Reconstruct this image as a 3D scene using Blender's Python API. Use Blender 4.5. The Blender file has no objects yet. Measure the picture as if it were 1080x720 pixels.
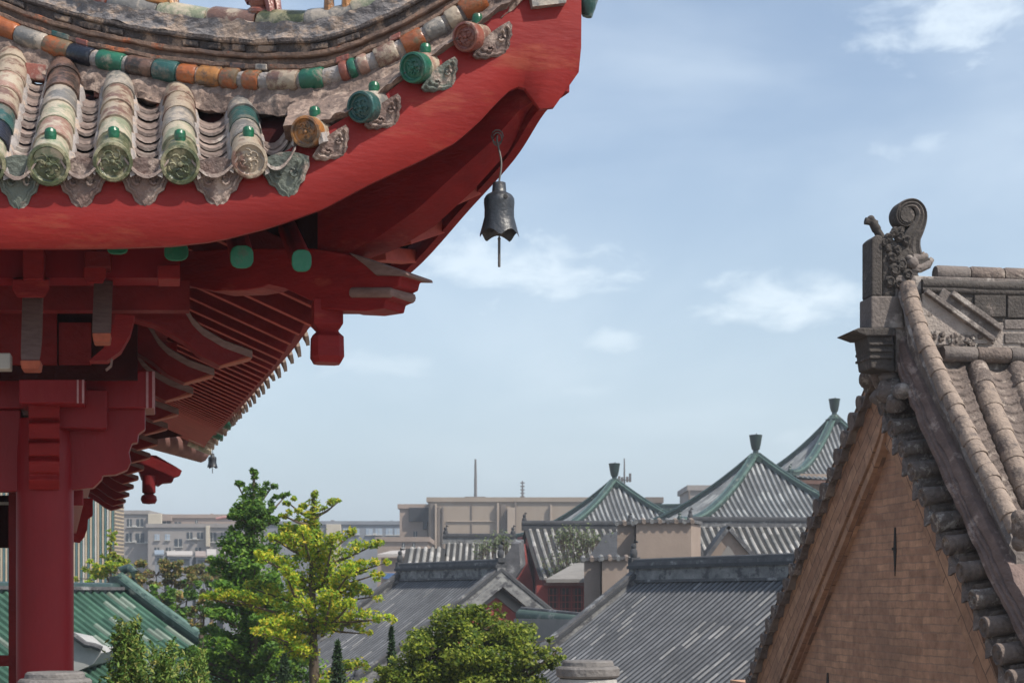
import bpy, bmesh, math, random
from mathutils import Vector as V, Matrix, noise as mnoise
S = bpy.context.scene
COL = S.collection
rnd = random.Random(7)
R = math.radians
# ------------------------------------------------------------------ camera, sky, sun, exposure
EYE = 6.0            # eye height above the ground of the court
FPX, HY, CX = 1700.0, 630.0, 540.0
cam = bpy.data.cameras.new('camera'); camo = bpy.data.objects.new('camera', cam); COL.objects.link(camo)
cam.sensor_width = 36; cam.lens = 36 * FPX / 1080; cam.shift_y = (HY - 360) / 1080
cam.clip_end = 5000; cam.clip_start = 0.1
camo.location = (0, 0, EYE); camo.rotation_euler = (R(90), 0, 0)
cam.dof.use_dof = True; cam.dof.focus_distance = 8.3; cam.dof.aperture_fstop = 9.0
S.camera = camo
SUN_EL, SUN_AZ = 50.0, 124.0      # azimuth clockwise from +Y (view direction): to the right, a little behind the camera
sd = V((math.sin(R(SUN_AZ)) * math.cos(R(SUN_EL)), math.cos(R(SUN_AZ)) * math.cos(R(SUN_EL)), math.sin(R(SUN_EL))))
sl = bpy.data.lights.new('sun', 'SUN'); sl.energy = 3.9; sl.angle = R(0.6); sl.color = (1.0, 0.93, 0.82)
so = bpy.data.objects.new('sun', sl); COL.objects.link(so)
so.rotation_euler = sd.to_track_quat('Z', 'Y').to_euler(); so.location = (20, -10, 40)
W_ = bpy.data.worlds.new('World'); S.world = W_; W_.use_nodes = True
S.view_settings.view_transform = 'Standard'; S.view_settings.look = 'None'
S.view_settings.gamma = 1; S.view_settings.use_curve_mapping = False
S.view_settings.exposure = 0.5
S.cycles.max_bounces = 7; S.cycles.diffuse_bounces = 4; S.cycles.use_denoising = True
S.cycles.volume_bounces = 0

def world():
    nt = W_.node_tree; N = nt.nodes; L = nt.links
    N.clear()
    out = N.new('ShaderNodeOutputWorld'); bg = N.new('ShaderNodeBackground')
    sky = N.new('ShaderNodeTexSky'); sky.sky_type = 'NISHITA'; sky.sun_disc = False
    sky.sun_elevation = R(SUN_EL); sky.sun_rotation = R(SUN_AZ)
    sky.altitude = 100; sky.air_density = 1.0; sky.dust_density = 1.6; sky.ozone_density = 1.0
    bg.inputs[1].default_value = 0.12
    tc = N.new('ShaderNodeTexCoord'); sp = N.new('ShaderNodeSeparateXYZ'); L.new(tc.outputs['Generated'], sp.inputs[0])
    def m(op, a, b=None, c=None):
        n = N.new('ShaderNodeMath'); n.operation = op
        for i, x in enumerate((a, b, c)):
            if x is None: continue
            if isinstance(x, (int, float)): n.inputs[i].default_value = x
            else: L.new(x, n.inputs[i])
        return n.outputs[0]
    # clouds drift as a bank low over the horizon and in loose puffs: fbm over azimuth and elevation of the sky itself
    az = m('ARCTAN2', sp.outputs[0], sp.outputs[1])
    el = m('ARCSINE', sp.outputs[2])
    cx = N.new('ShaderNodeCombineXYZ'); L.new(az, cx.inputs[0]); L.new(m('MULTIPLY', el, 2.1), cx.inputs[1])
    nz = N.new('ShaderNodeTexNoise'); nz.inputs['Scale'].default_value = 24; nz.inputs['Detail'].default_value = 10; nz.inputs['Roughness'].default_value = 0.6; nz.inputs['Distortion'].default_value = .25
    L.new(cx.outputs[0], nz.inputs['Vector'])
    nz2 = N.new('ShaderNodeTexNoise'); nz2.inputs['Scale'].default_value = 4.2; nz2.inputs['Detail'].default_value = 6; nz2.inputs['Distortion'].default_value = 0.4
    L.new(cx.outputs[0], nz2.inputs['Vector'])
    tot = None
    # (azimuth, elevation, half width, half height, strength) of each cloud, degrees
    for a, e, w, h, s in CLOUDS:
        dx = m('DIVIDE', m('SUBTRACT', az, R(a)), R(w)); dy = m('DIVIDE', m('SUBTRACT', el, R(e)), R(h))
        d = m('SQRT', m('ADD', m('MULTIPLY', dx, dx), m('MULTIPLY', dy, dy)))
        d = m('ADD', d, m('MULTIPLY', m('SUBTRACT', nz.outputs[0], 0.5), 3.4))
        mr = N.new('ShaderNodeMapRange'); mr.interpolation_type = 'SMOOTHSTEP'
        L.new(d, mr.inputs[0]); mr.inputs[1].default_value = 1.3; mr.inputs[2].default_value = -0.1
        mr.inputs[3].default_value = 0; mr.inputs[4].default_value = s
        tot = mr.outputs[0] if tot is None else m('MAXIMUM', tot, mr.outputs[0])
    veil = N.new('ShaderNodeMapRange'); veil.interpolation_type = 'SMOOTHSTEP'; L.new(nz2.outputs[0], veil.inputs[0])
    veil.inputs[1].default_value = 0.36; veil.inputs[2].default_value = 0.85; veil.inputs[3].default_value = 0; veil.inputs[4].default_value = 0.42
    tot = m('MAXIMUM', tot, veil.outputs[0])
    mix = N.new('ShaderNodeMix'); mix.data_type = 'RGBA'
    # air near the horizon is greyer and a little darker than the clear model sky
    hz = N.new('ShaderNodeMapRange'); L.new(el, hz.inputs[0]); hz.interpolation_type = 'SMOOTHSTEP'
    hz.inputs[1].default_value = R(-2); hz.inputs[2].default_value = R(19); hz.inputs[3].default_value = 0.80; hz.inputs[4].default_value = 0.12
    mh = N.new('ShaderNodeMix'); mh.data_type = 'RGBA'; L.new(hz.outputs[0], mh.inputs[0]); L.new(sky.outputs[0], mh.inputs[6]); mh.inputs[7].default_value = HORIZON
    L.new(tot, mix.inputs[0]); L.new(mh.outputs[2], mix.inputs[6]); mix.inputs[7].default_value = CLOUDCOL
    L.new(mix.outputs[2], bg.inputs[0]); L.new(bg.outputs[0], out.inputs[0])
HAZE = 0.0011
CLOUDS = [(-1.2, 11.7, 4.6, 1.15, 0.53), (0.9, 11.2, 3.2, 1.0, 0.55), (9.6, 10.3, 3.2, 0.9, 0.58), (3.4, 9.1, 1.3, 0.42, 0.42), (2.2, 7.3, 1.2, 0.4, 0.23),
          (16.4, 19.0, 3.8, 1.3, 0.58), (18.5, 21.5, 5, 1.2, 0.52), (14.4, 15.2, 1.6, .6, 0.32), (-5, 8.2, 2.4, .7, 0.29), (12, 5.5, 4, .6, 0.23), (-30, 14, 9, 2, 0.58), (34, 13, 8, 2.5, 0.58), (60, 25, 14, 5, 0.58), (-70, 22, 16, 5, 0.58)]
HORIZON = (4.25, 5.2, 5.75, 1); CLOUDCOL = (7.0, 7.75, 8.15, 1)
world()

# ------------------------------------------------------------------ coordinates
def W(px, py, Y): return V(((px - CX) / FPX * Y, Y, EYE + (HY - py) / FPX * Y))
def hit(px, py, P0, U):
    """where the sight line of a point of the photograph meets the upright plane through P0 along U"""
    k = (px - CX) / FPX
    s = (P0[0] - k * P0[1]) / (k * U[1] - U[0])
    X, Y = P0[0] + s * U[0], P0[1] + s * U[1]
    return V((X, Y, EYE + (HY - py) / FPX * Y))
def interp(tab, x):
    if x <= tab[0][0]: return tab[0][1]
    for (a, b), (c, d) in zip(tab, tab[1:]):
        if x <= c: return b + (d - b) * (x - a) / (c - a)
    return tab[-1][1]
def smooth_path(pts, n):
    """Catmull-Rom through the points, n samples per span"""
    P = [V(p) for p in pts]; P = [2 * P[0] - P[1]] + P + [2 * P[-1] - P[-2]]; out = []
    for i in range(1, len(P) - 2):
        a, b, c, d = P[i - 1:i + 3]
        for j in range(n):
            t = j / n
            out.append(0.5 * ((2 * b) + (c - a) * t + (2 * a - 5 * b + 4 * c - d) * t * t + (3 * b - a - 3 * c + d) * t ** 3))
    out.append(P[-2].copy()); return out

# ------------------------------------------------------------------ materials
MATS = {}
def mat(name, c1, c2=None, scale=8, rough=0.7, bump=0.0, bscale=None, spots=None, spot_scale=3, spot_amt=0.45, stretch=(1, 1, 1), spec=0.4, island=0.0, coat=0.0):
    """paint, stone, glaze or plaster: two tones mixed by fine noise, an optional third colour in worn patches, bump"""
    if name in MATS: return MATS[name]
    M = bpy.data.materials.new(name); M.use_nodes = True; MATS[name] = M
    nt = M.node_tree; N = nt.nodes; L = nt.links; b = N['Principled BSDF']
    b.inputs['Roughness'].default_value = rough; b.inputs['Specular IOR Level'].default_value = spec
    if coat: b.inputs['Coat Weight'].default_value = coat; b.inputs['Coat Roughness'].default_value = .2
    tc = N.new('ShaderNodeTexCoord'); mp = N.new('ShaderNodeMapping'); mp.inputs['Scale'].default_value = stretch
    L.new(tc.outputs['Object'], mp.inputs[0])
    nz = N.new('ShaderNodeTexNoise'); nz.inputs['Scale'].default_value = scale; nz.inputs['Detail'].default_value = 8; nz.inputs['Roughness'].default_value = .65
    L.new(mp.outputs[0], nz.inputs['Vector'])
    rp = N.new('ShaderNodeValToRGB'); rp.color_ramp.elements[0].position = .3; rp.color_ramp.elements[1].position = .72
    c2 = c2 or tuple(x * .7 for x in c1)
    rp.color_ramp.elements[0].color = (*c2, 1); rp.color_ramp.elements[1].color = (*c1, 1)
    L.new(nz.outputs[0], rp.inputs[0]); col = rp.outputs[0]
    if spots:
        n2 = N.new('ShaderNodeTexNoise'); n2.inputs['Scale'].default_value = spot_scale; n2.inputs['Detail'].default_value = 10; n2.inputs['Roughness'].default_value = .72
        L.new(mp.outputs[0], n2.inputs['Vector'])
        mr = N.new('ShaderNodeMapRange'); L.new(n2.outputs[0], mr.inputs[0]); c = .5 + (.5 - spot_amt) * .45
        mr.inputs[1].default_value = c - .035; mr.inputs[2].default_value = c + .05
        mx = N.new('ShaderNodeMix'); mx.data_type = 'RGBA'; L.new(mr.outputs[0], mx.inputs[0]); L.new(col, mx.inputs[6]); mx.inputs[7].default_value = (*spots, 1); col = mx.outputs[2]
    if island:
        g = N.new('ShaderNodeNewGeometry'); mr = N.new('ShaderNodeMapRange'); L.new(g.outputs['Random Per Island'], mr.inputs[0])
        mr.inputs[3].default_value = 1 - island; mr.inputs[4].default_value = 1 + island
        mx = N.new('ShaderNodeMix'); mx.data_type = 'RGBA'; mx.blend_type = 'MULTIPLY'; mx.inputs[0].default_value = 1
        L.new(col, mx.inputs[6]); L.new(mr.outputs[0], mx.inputs[7]); col = mx.outputs[2]
    L.new(col, b.inputs['Base Color'])
    if bump:
        n3 = N.new('ShaderNodeTexNoise'); n3.inputs['Scale'].default_value = bscale or scale * 2; n3.inputs['Detail'].default_value = 8
        L.new(mp.outputs[0], n3.inputs['Vector'])
        bp = N.new('ShaderNodeBump'); bp.inputs['Strength'].default_value = bump; bp.inputs['Distance'].default_value = .02
        L.new(n3.outputs[0], bp.inputs['Height']); L.new(bp.outputs[0], b.inputs['Normal'])
    return M
def mat_brick(name, c1, c2, mortar, bw, bh, rough=.85, bias=0.0, stains=None, msize=.012, stain_scale=1.4, stain_amt=.5):
    """courses of brick laid out by UV in metres"""
    if name in MATS: return MATS[name]
    M = bpy.data.materials.new(name); M.use_nodes = True; MATS[name] = M
    nt = M.node_tree; N = nt.nodes; L = nt.links; b = N['Principled BSDF']; b.inputs['Roughness'].default_value = rough; b.inputs['Specular IOR Level'].default_value = .25
    uv = N.new('ShaderNodeUVMap'); br = N.new('ShaderNodeTexBrick')
    br.inputs['Scale'].default_value = 1; br.inputs['Brick Width'].default_value = bw; br.inputs['Row Height'].default_value = bh
    br.inputs['Mortar Size'].default_value = msize; br.inputs['Mortar Smooth'].default_value = .3; br.inputs['Bias'].default_value = bias
    br.inputs['Color1'].default_value = (*c1, 1); br.inputs['Color2'].default_value = (*c2, 1); br.inputs['Mortar'].default_value = (*mortar, 1)
    wn = N.new('ShaderNodeTexNoise'); wn.inputs['Scale'].default_value = 5; L.new(uv.outputs[0], wn.inputs['Vector'])
    va = N.new('ShaderNodeVectorMath'); va.operation = 'MULTIPLY_ADD'; L.new(wn.outputs['Color'], va.inputs[0]); va.inputs[1].default_value = (.03, .03, 0); L.new(uv.outputs[0], va.inputs[2])
    L.new(va.outputs[0], br.inputs['Vector'])
    nz = N.new('ShaderNodeTexNoise'); nz.inputs['Scale'].default_value = 9; nz.inputs['Detail'].default_value = 10; nz.inputs['Roughness'].default_value = .7; L.new(uv.outputs[0], nz.inputs['Vector'])
    mr = N.new('ShaderNodeMapRange'); L.new(nz.outputs[0], mr.inputs[0]); mr.inputs[1].default_value = .25; mr.inputs[2].default_value = .75; mr.inputs[3].default_value = .55; mr.inputs[4].default_value = 1.3
    mx = N.new('ShaderNodeMix'); mx.data_type = 'RGBA'; mx.blend_type = 'MULTIPLY'; mx.inputs[0].default_value = 1; L.new(br.outputs[0], mx.inputs[6]); L.new(mr.outputs[0], mx.inputs[7]); col = mx.outputs[2]
    if stains:
        n2 = N.new('ShaderNodeTexNoise'); n2.inputs['Scale'].default_value = stain_scale; n2.inputs['Detail'].default_value = 8; n2.inputs['Roughness'].default_value = .65; L.new(uv.outputs[0], n2.inputs['Vector'])
        m2 = N.new('ShaderNodeMapRange'); L.new(n2.outputs[0], m2.inputs[0]); m2.inputs[1].default_value = .45; m2.inputs[2].default_value = .68; m2.inputs[4].default_value = stain_amt
        m3 = N.new('ShaderNodeMix'); m3.data_type = 'RGBA'; L.new(m2.outputs[0], m3.inputs[0]); L.new(col, m3.inputs[6]); m3.inputs[7].default_value = (*stains, 1); col = m3.outputs[2]
    L.new(col, b.inputs['Base Color'])
    bp = N.new('ShaderNodeBump'); bp.inputs['Strength'].default_value = .5; bp.inputs['Distance'].default_value = .012
    ad = N.new('ShaderNodeMath'); ad.operation = 'MULTIPLY_ADD'; L.new(nz.outputs[0], ad.inputs[0]); ad.inputs[1].default_value = .6
    iv = N.new('ShaderNodeMath'); iv.operation = 'SUBTRACT'; iv.inputs[0].default_value = 1; L.new(br.outputs['Fac'], iv.inputs[1]); L.new(iv.outputs[0], ad.inputs[2])
    L.new(ad.outputs[0], bp.inputs['Height']); L.new(bp.outputs[0], b.inputs['Normal'])
    return M
def mat_leaf(name, cols, rough=.55, trans=.35):
    """leaf: every leaf takes its own tone between the given colours and lets some light through"""
    if name in MATS: return MATS[name]
    M = bpy.data.materials.new(name); M.use_nodes = True; MATS[name] = M
    nt = M.node_tree; N = nt.nodes; L = nt.links; b = N['Principled BSDF']; out = N['Material Output']
    g = N.new('ShaderNodeNewGeometry'); rp = N.new('ShaderNodeValToRGB'); L.new(g.outputs['Random Per Island'], rp.inputs[0])
    els = rp.color_ramp.elements
    while len(els) < len(cols): els.new(.5)
    for i, c in enumerate(cols): els[i].position = i / max(1, len(cols) - 1); els[i].color = (*c, 1)
    tc = N.new('ShaderNodeTexCoord'); nz = N.new('ShaderNodeTexNoise'); nz.inputs['Scale'].default_value = .9; nz.inputs['Detail'].default_value = 3; L.new(tc.outputs['Object'], nz.inputs['Vector'])
    mr = N.new('ShaderNodeMapRange'); L.new(nz.outputs[0], mr.inputs[0]); mr.inputs[1].default_value = .3; mr.inputs[2].default_value = .7; mr.inputs[3].default_value = .65; mr.inputs[4].default_value = 1.25
    mx = N.new('ShaderNodeMix'); mx.data_type = 'RGBA'; mx.blend_type = 'MULTIPLY'; mx.inputs[0].default_value = 1; L.new(rp.outputs[0], mx.inputs[6]); L.new(mr.outputs[0], mx.inputs[7])
    L.new(mx.outputs[2], b.inputs['Base Color']); b.inputs['Roughness'].default_value = rough; b.inputs['Specular IOR Level'].default_value = .3
    t = N.new('ShaderNodeBsdfTranslucent'); L.new(mx.outputs[2], t.inputs[0])
    ms = N.new('ShaderNodeMixShader'); ms.inputs[0].default_value = trans; L.new(b.outputs[0], ms.inputs[1]); L.new(t.outputs[0], ms.inputs[2]); L.new(ms.outputs[0], out.inputs[0])
    return M

# ------------------------------------------------------------------ mesh collecting
ORG = {}
class MB:
    def __init__(s): s.v = []; s.f = []; s.m = []; s.uv = None
    def add(s, vs, fs, m=0):
        o = len(s.v); s.v += [V(p) for p in vs]
        for f in fs: s.f.append(tuple(i + o for i in f)); s.m.append(m)
    def loft(s, rings, closed=True, caps=True, m=0, ms=None):
        n = len(rings[0]); o = len(s.v)
        for r in rings: s.v += [V(p) for p in r]
        for i in range(len(rings) - 1):
            for j in range(n if closed else n - 1):
                k = (j + 1) % n
                s.f.append((o + i * n + j, o + i * n + k, o + (i + 1) * n + k, o + (i + 1) * n + j)); s.m.append(ms[j] if ms else m)
        if caps and closed:
            s.f.append(tuple(o + j for j in reversed(range(n)))); s.m.append(m)
            s.f.append(tuple(o + (len(rings) - 1) * n + j for j in range(n))); s.m.append(m)
    def box(s, c, ax, ay, az, m=0):
        c = V(c); ax, ay, az = V(ax), V(ay), V(az)
        r = lambda k: [c - ax - ay + k * az, c + ax - ay + k * az, c + ax + ay + k * az, c - ax + ay + k * az]
        s.loft([r(-1), r(1)], m=m)
    def bx(s, x0, x1, y0, y1, z0, z1, m=0):
        s.box(((x0 + x1) / 2, (y0 + y1) / 2, (z0 + z1) / 2), ((x1 - x0) / 2, 0, 0), (0, (y1 - y0) / 2, 0), (0, 0, (z1 - z0) / 2), m)
    def prism(s, poly, th, m=0, inset=0):
        """polygon of 3D points pushed along th (a vector); optional rounded-off rim"""
        th = V(th); P = [V(p) for p in poly]
        s.loft([P, [p + th for p in P]], m=m)
    def tube(s, pts, r, n=8, m=0, caps=True, up=V((0, 0, 1)), ry=None):
        P = [V(p) for p in pts]; rings = []
        for i, p in enumerate(P):
            t = (P[min(i + 1, len(P) - 1)] - P[max(i - 1, 0)]).normalized()
            u = up if abs(t.dot(up)) < .95 else V((1, 0, 0))
            a = t.cross(u).normalized(); b = a.cross(t)
            rr = r[i] if isinstance(r, (list, tuple)) else r; r2 = rr * (ry or 1)
            rings.append([p + a * rr * math.cos(2 * math.pi * k / n) + b * r2 * math.sin(2 * math.pi * k / n) for k in range(n)])
        s.loft(rings, caps=caps, m=m)
    def lathe(s, prof, org, axis=V((0, 0, 1)), n=16, m=0, ms=None):
        axis = V(axis).normalized(); a = axis.orthogonal().normalized(); b = axis.cross(a); org = V(org)
        for i, ((r0, z0), (r1, z1)) in enumerate(zip(prof, prof[1:])):
            o = len(s.v)
            for r, z in ((r0, z0), (r1, z1)):
                s.v += [org + axis * z + (a * math.cos(2 * math.pi * k / n) + b * math.sin(2 * math.pi * k / n)) * max(r, 1e-4) for k in range(n)]
            for k in range(n):
                s.f.append((o + k, o + (k + 1) % n, o + n + (k + 1) % n, o + n + k)); s.m.append(ms[i] if ms else m)
    def ball(s, c, rx, ry=None, rz=None, n=10, k=7, m=0, rot=None):
        ry = ry or rx; rz = rz or rx; c = V(c); rings = []
        for i in range(1, k):
            th = math.pi * i / k
            rg = [V((rx * math.sin(th) * math.cos(2 * math.pi * j / n), ry * math.sin(th) * math.sin(2 * math.pi * j / n), rz * math.cos(th))) for j in range(n)]
            rings.append([c + (rot @ p if rot else p) for p in rg])
        s.loft(rings[::-1], m=m)
    def sweep(s, prof, path, side, ms=None, m=0, up=V((0, 0, 1)), wob=0):
        """closed profile of (n, z) pairs carried along a path; side(i) is the n direction"""
        rings = []
        for i, p in enumerate(path):
            sv = side(i) if callable(side) else side
            rings.append([V(p) + sv * a + up * b for a, b in prof])
        s.loft(rings, ms=ms, m=m)
    def build(s, name, mats, parent=None, smooth=False, uvf=None, world_in=True, angle=40, bevel=0):
        if not isinstance(mats, (list, tuple)): mats = [mats]
        me = bpy.data.meshes.new(name); vs = s.v
        if parent is not None and world_in:
            inv = ORG[parent.name]; vs = [inv @ p for p in vs]
        me.from_pydata([tuple(p) for p in vs], [], s.f)
        for M in mats: me.materials.append(M)
        me.polygons.foreach_set('material_index', s.m)
        if uvf:
            ul = me.uv_layers.new(name='UVMap')
            for lp in me.loops: ul.data[lp.index].uv = uvf(s.v[lp.vertex_index])
        bm = bmesh.new(); bm.from_mesh(me); bmesh.ops.recalc_face_normals(bm, faces=bm.faces); bm.to_mesh(me); bm.free()
        if smooth:
            me.polygons.foreach_set('use_smooth', [True] * len(me.polygons))
            me.set_sharp_from_angle(angle=R(angle))
        me.update()
        o = bpy.data.objects.new(name, me); COL.objects.link(o)
        if bevel:
            bv = o.modifiers.new('edge', 'BEVEL'); bv.width = bevel; bv.segments = 2; bv.limit_method = 'ANGLE'; bv.angle_limit = R(35)
        if parent is not None: o.parent = parent; ORG[o.name] = ORG[parent.name]
        else: ORG[o.name] = Matrix.Identity(4)
        return o
    def build_raw(s, name, M, parent):
        me = bpy.data.meshes.new(name); inv = ORG[parent.name]
        me.from_pydata([tuple(inv @ p) for p in s.v], [], s.f); me.materials.append(M); me.update()
        o = bpy.data.objects.new(name, me); COL.objects.link(o); o.parent = parent; ORG[o.name] = inv; return o
def tag(o, label=None, cat=None, group=None, kind=None):
    if label: o['label'] = label
    if cat: o['category'] = cat
    if group: o['group'] = group
    if kind: o['kind'] = kind
    return o
def thing(name, label, cat, loc=(0, 0, 0), rz=0, group=None):
    o = bpy.data.objects.new(name, None); COL.objects.link(o); o.location = loc; o.rotation_euler = (0, 0, rz); o.empty_display_size = .3
    ORG[o.name] = (Matrix.Translation(V(loc)) @ Matrix.Rotation(rz, 4, 'Z')).inverted()
    return tag(o, label, cat, group)
def copy_child(o, parent, loc=None, rz=None):
    c = o.copy(); COL.objects.link(c); c.parent = parent; ORG[c.name] = ORG[parent.name]
    if loc is not None: c.location = loc
    if rz is not None: c.rotation_euler = (0, 0, rz)
    return c
def copy_tree(o, parent=None):
    c = o.copy(); COL.objects.link(c)
    if parent: c.parent = parent
    for ch in o.children: copy_tree(ch, c)
    return c
def struct(name, mb, M, **k): return tag(mb.build(name, M, **k), kind='structure')
# ------------------------------------------------------------------ the red pavilion: frame and eave lines
RED = mat('red_paint', (.235, .0125, .0135), (.15, .007, .009), 5, .6, .2, 30, spots=(.25, .036, .026), spot_scale=2.6, spot_amt=.24, stretch=(1, 1, 3), spec=.2)
REDF = mat('red_fascia', (.265, .018, .0145), (.165, .010, .010), 2.2, .55, .14, 26, spots=(.26, .045, .027), spot_scale=1.7, spot_amt=.27, stretch=(.5, .5, 1.9), spec=.22)
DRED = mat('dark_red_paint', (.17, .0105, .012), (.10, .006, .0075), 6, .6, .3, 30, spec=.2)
WINE = mat('wine_red_paint', (.215, .0105, .0165), (.165, .0078, .0125), 4, .42, .10, 40, stretch=(1, 1, .4), spots=(.21, .022, .022), spot_scale=3, spot_amt=.2, spec=.22)
DUST = mat('dusty_board', (.215, .14, .125), (.13, .075, .066), 14, .8, .25, 60, stretch=(1, 1, 4))
BAREO = mat('bare_orange_wood', (.34, .085, .045), (.22, .05, .03), 9, .65, .2, 40, stretch=(3, 3, 1))
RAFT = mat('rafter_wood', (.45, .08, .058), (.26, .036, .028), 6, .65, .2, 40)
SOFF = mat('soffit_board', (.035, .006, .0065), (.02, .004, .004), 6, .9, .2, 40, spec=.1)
GREENP = mat('green_paint', (.012, .15, .075), (.008, .09, .048), 9, .5, .3, 40, spots=(.05, .10, .06), spot_scale=9, spot_amt=.3)
MORT = mat('grey_mortar', (.36, .33, .32), (.19, .17, .165), 13, .9, .8, 45, spots=(.40, .31, .25), spot_scale=9, spot_amt=.35)
MORTB = mat('brown_mortar', (.27, .19, .155), (.10, .075, .066), 16, .92, 1.0, 22, spots=(.36, .27, .22), spot_scale=8, spot_amt=.38)
PLAS = mat('grey_plaster', (.24, .225, .225), (.13, .12, .125), 6, .9, .9, 26, spots=(.33, .25, .20), spot_scale=6, spot_amt=.46, stretch=(1, 1, 1.6))
DBRK = mat('dark_weathered_brick', (.10, .08, .075), (.035, .03, .03), 12, .9, .8, 40, spots=(.27, .19, .14), spot_scale=7, spot_amt=.42)
LEDG = mat('ledge_glaze', (.26, .16, .11), (.10, .07, .06), 9, .7, .5, 40, spots=(.40, .12, .05), spot_scale=6, spot_amt=.3)
def glaze(name, c1, c2, worn=(.42, .33, .27), amt=.28): return mat(name, c1, c2, 9, .3, .35, 40, spots=worn, spot_scale=8, spot_amt=amt + .17, coat=.2)
G_ORANGE = glaze('orange_glaze', (.40, .12, .035), (.20, .06, .025), (.14, .10, .06), .28)
G_OCHRE = glaze('ochre_glaze', (.42, .20, .06), (.26, .10, .03), (.10, .07, .05), .3)
G_GREEN = glaze('green_glaze', (.02, .15, .085), (.012, .07, .05), (.22, .20, .15), .16)
G_TEAL = glaze('teal_glaze', (.025, .10, .09), (.015, .045, .045), (.12, .12, .10), .25)
G_NAVY = glaze('navy_glaze', (.012, .016, .03), (.008, .01, .018), (.05, .05, .055), .15)
G_DBROWN = glaze('dark_brown_glaze', (.055, .035, .03), (.03, .025, .022), (.14, .08, .06), .3)
G_CREAM = glaze('worn_cream_tile', (.42, .35, .27), (.28, .22, .165), (.16, .09, .07), .3)
G_PALEG = glaze('pale_green_glaze', (.27, .29, .20), (.18, .20, .13), (.44, .38, .29), .38)
G_OLIVE = glaze('olive_glaze', (.085, .095, .045), (.045, .06, .03), (.26, .24, .15), .3)
G_PINK = glaze('bare_pink_clay', (.34, .21, .165), (.23, .13, .10), (.42, .36, .28), .36)
G_RUST = glaze('rust_clay', (.26, .085, .055), (.16, .05, .04), (.30, .2, .16), .22)
G_GREY = glaze('grey_clay', (.20, .19, .18), (.12, .115, .11), (.36, .31, .26), .3)
G_NAIL = glaze('nail_green', (.008, .125, .058), (.006, .07, .035), (.06, .07, .05), .12)
PANW = mat('pan_clay', (.29, .225, .195), (.12, .085, .075), 9, .5, .5, 40, spots=(.40, .35, .31), spot_scale=6, spot_amt=.3, island=.4)
DRIPW = mat('drip_clay', (.20, .13, .11), (.10, .075, .07), 10, .6, .6, 45, spots=(.36, .28, .24), spot_scale=8, spot_amt=.33)
DRIPG = mat('drip_greenish', (.15, .17, .14), (.07, .085, .08), 10, .6, .6, 45, spots=(.34, .27, .23), spot_scale=8, spot_amt=.36)

Fv = V((.978, .208, 0)).normalized(); Nv = V((-Fv.y, Fv.x, 0))          # along the front eave (to the right), and inward
Sv = V((-.2696, .963, 0)).normalized()                                   # along the side eave, away from the camera
CO = V((.308, 7.278, 0))                                                 # the corner tip in plan
Dv = (Fv - Sv).normalized(); Dn = V((-Dv.y, Dv.x, 0))                    # outward along the hip, and across it (to the back right)
UP = V((0, 0, 1))
def F_(px, py, off=0): return hit(px, py, CO + Nv * off, Fv)
def D_(px, py, off=0): return hit(px, py, CO + Dn * off, Dv)
def Q(a, b, z): return V((CO.x, CO.y, EYE + z)) - Fv * a + Sv * b
pav = thing('pavilion', 'large red timber pavilion with upturned eaves and weathered multicoloured glazed roof tiles', 'pavilion', (-2.58, 8.9, EYE - 1.6))

# the side eave: foot of the rafters / lower edge of the board, from the near tip to the far tip (pixel, pixel, distance)
side_tab = [(594, 95, 7.36), (566, 118, 7.47), (534, 167, 7.72), (487, 220, 8.12), (428, 285, 8.66), (375, 318, 9.0), (329, 335, 9.3), (299, 371, 9.95), (262, 413, 11.6), (239, 440, 13.5), (228, 453, 16.5), (222, 461, 20), (219, 467, 24)]
SIDE = smooth_path([W(*p) for p in side_tab], 6)
def side_at(Y):
    for a, b in zip(SIDE, SIDE[1:]):
        if a.y <= Y <= b.y: return a.lerp(b, (Y - a.y) / (b.y - a.y))
    return SIDE[-1] if Y > SIDE[-1].y else SIDE[0]
# the front board: lower edge traced, upper edge behind the drip tiles
low_tab = [(-700, 262), (-400, 259), (0, 259.5), (60, 259.5), (120, 259), (180, 257), (230, 251.5), (290, 236), (343, 217), (392, 191), (444, 167), (483, 147), (508, 125), (526, 105), (540, 92), (549, 88), (556, 90), (572, 112), (587, 110), (613, 73)]
top_tab = [(-700, 185), (-60, 185), (150, 183), (250, 178), (300, 160), (340, 138), (400, 104), (450, 66), (500, 28), (545, -8), (580, -24), (620, -35)]
fx = [-900, -500, -250, -120, -60] + list(range(-20, 300, 20)) + list(range(300, 540, 10)) + [540, 545, 549, 553, 556, 560, 565, 572, 580, 587, 595, 604, 613]
fb = MB(); rings = []
for px in fx:
    lo, hi = F_(px, interp(low_tab, px), .05), F_(px, interp(top_tab, px), .065)
    mid = lo.lerp(hi, .5) - Nv * .004
    lo = lo + Nv * .045; mid2 = lo.lerp(hi, .22) - Nv * .035; rings.append([lo, mid2, mid, hi, hi + Nv * .05, lo + Nv * .03])
fb.loft(rings)
fascia = fb.build('fascia_board', REDF, pav, smooth=True, angle=35)
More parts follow.
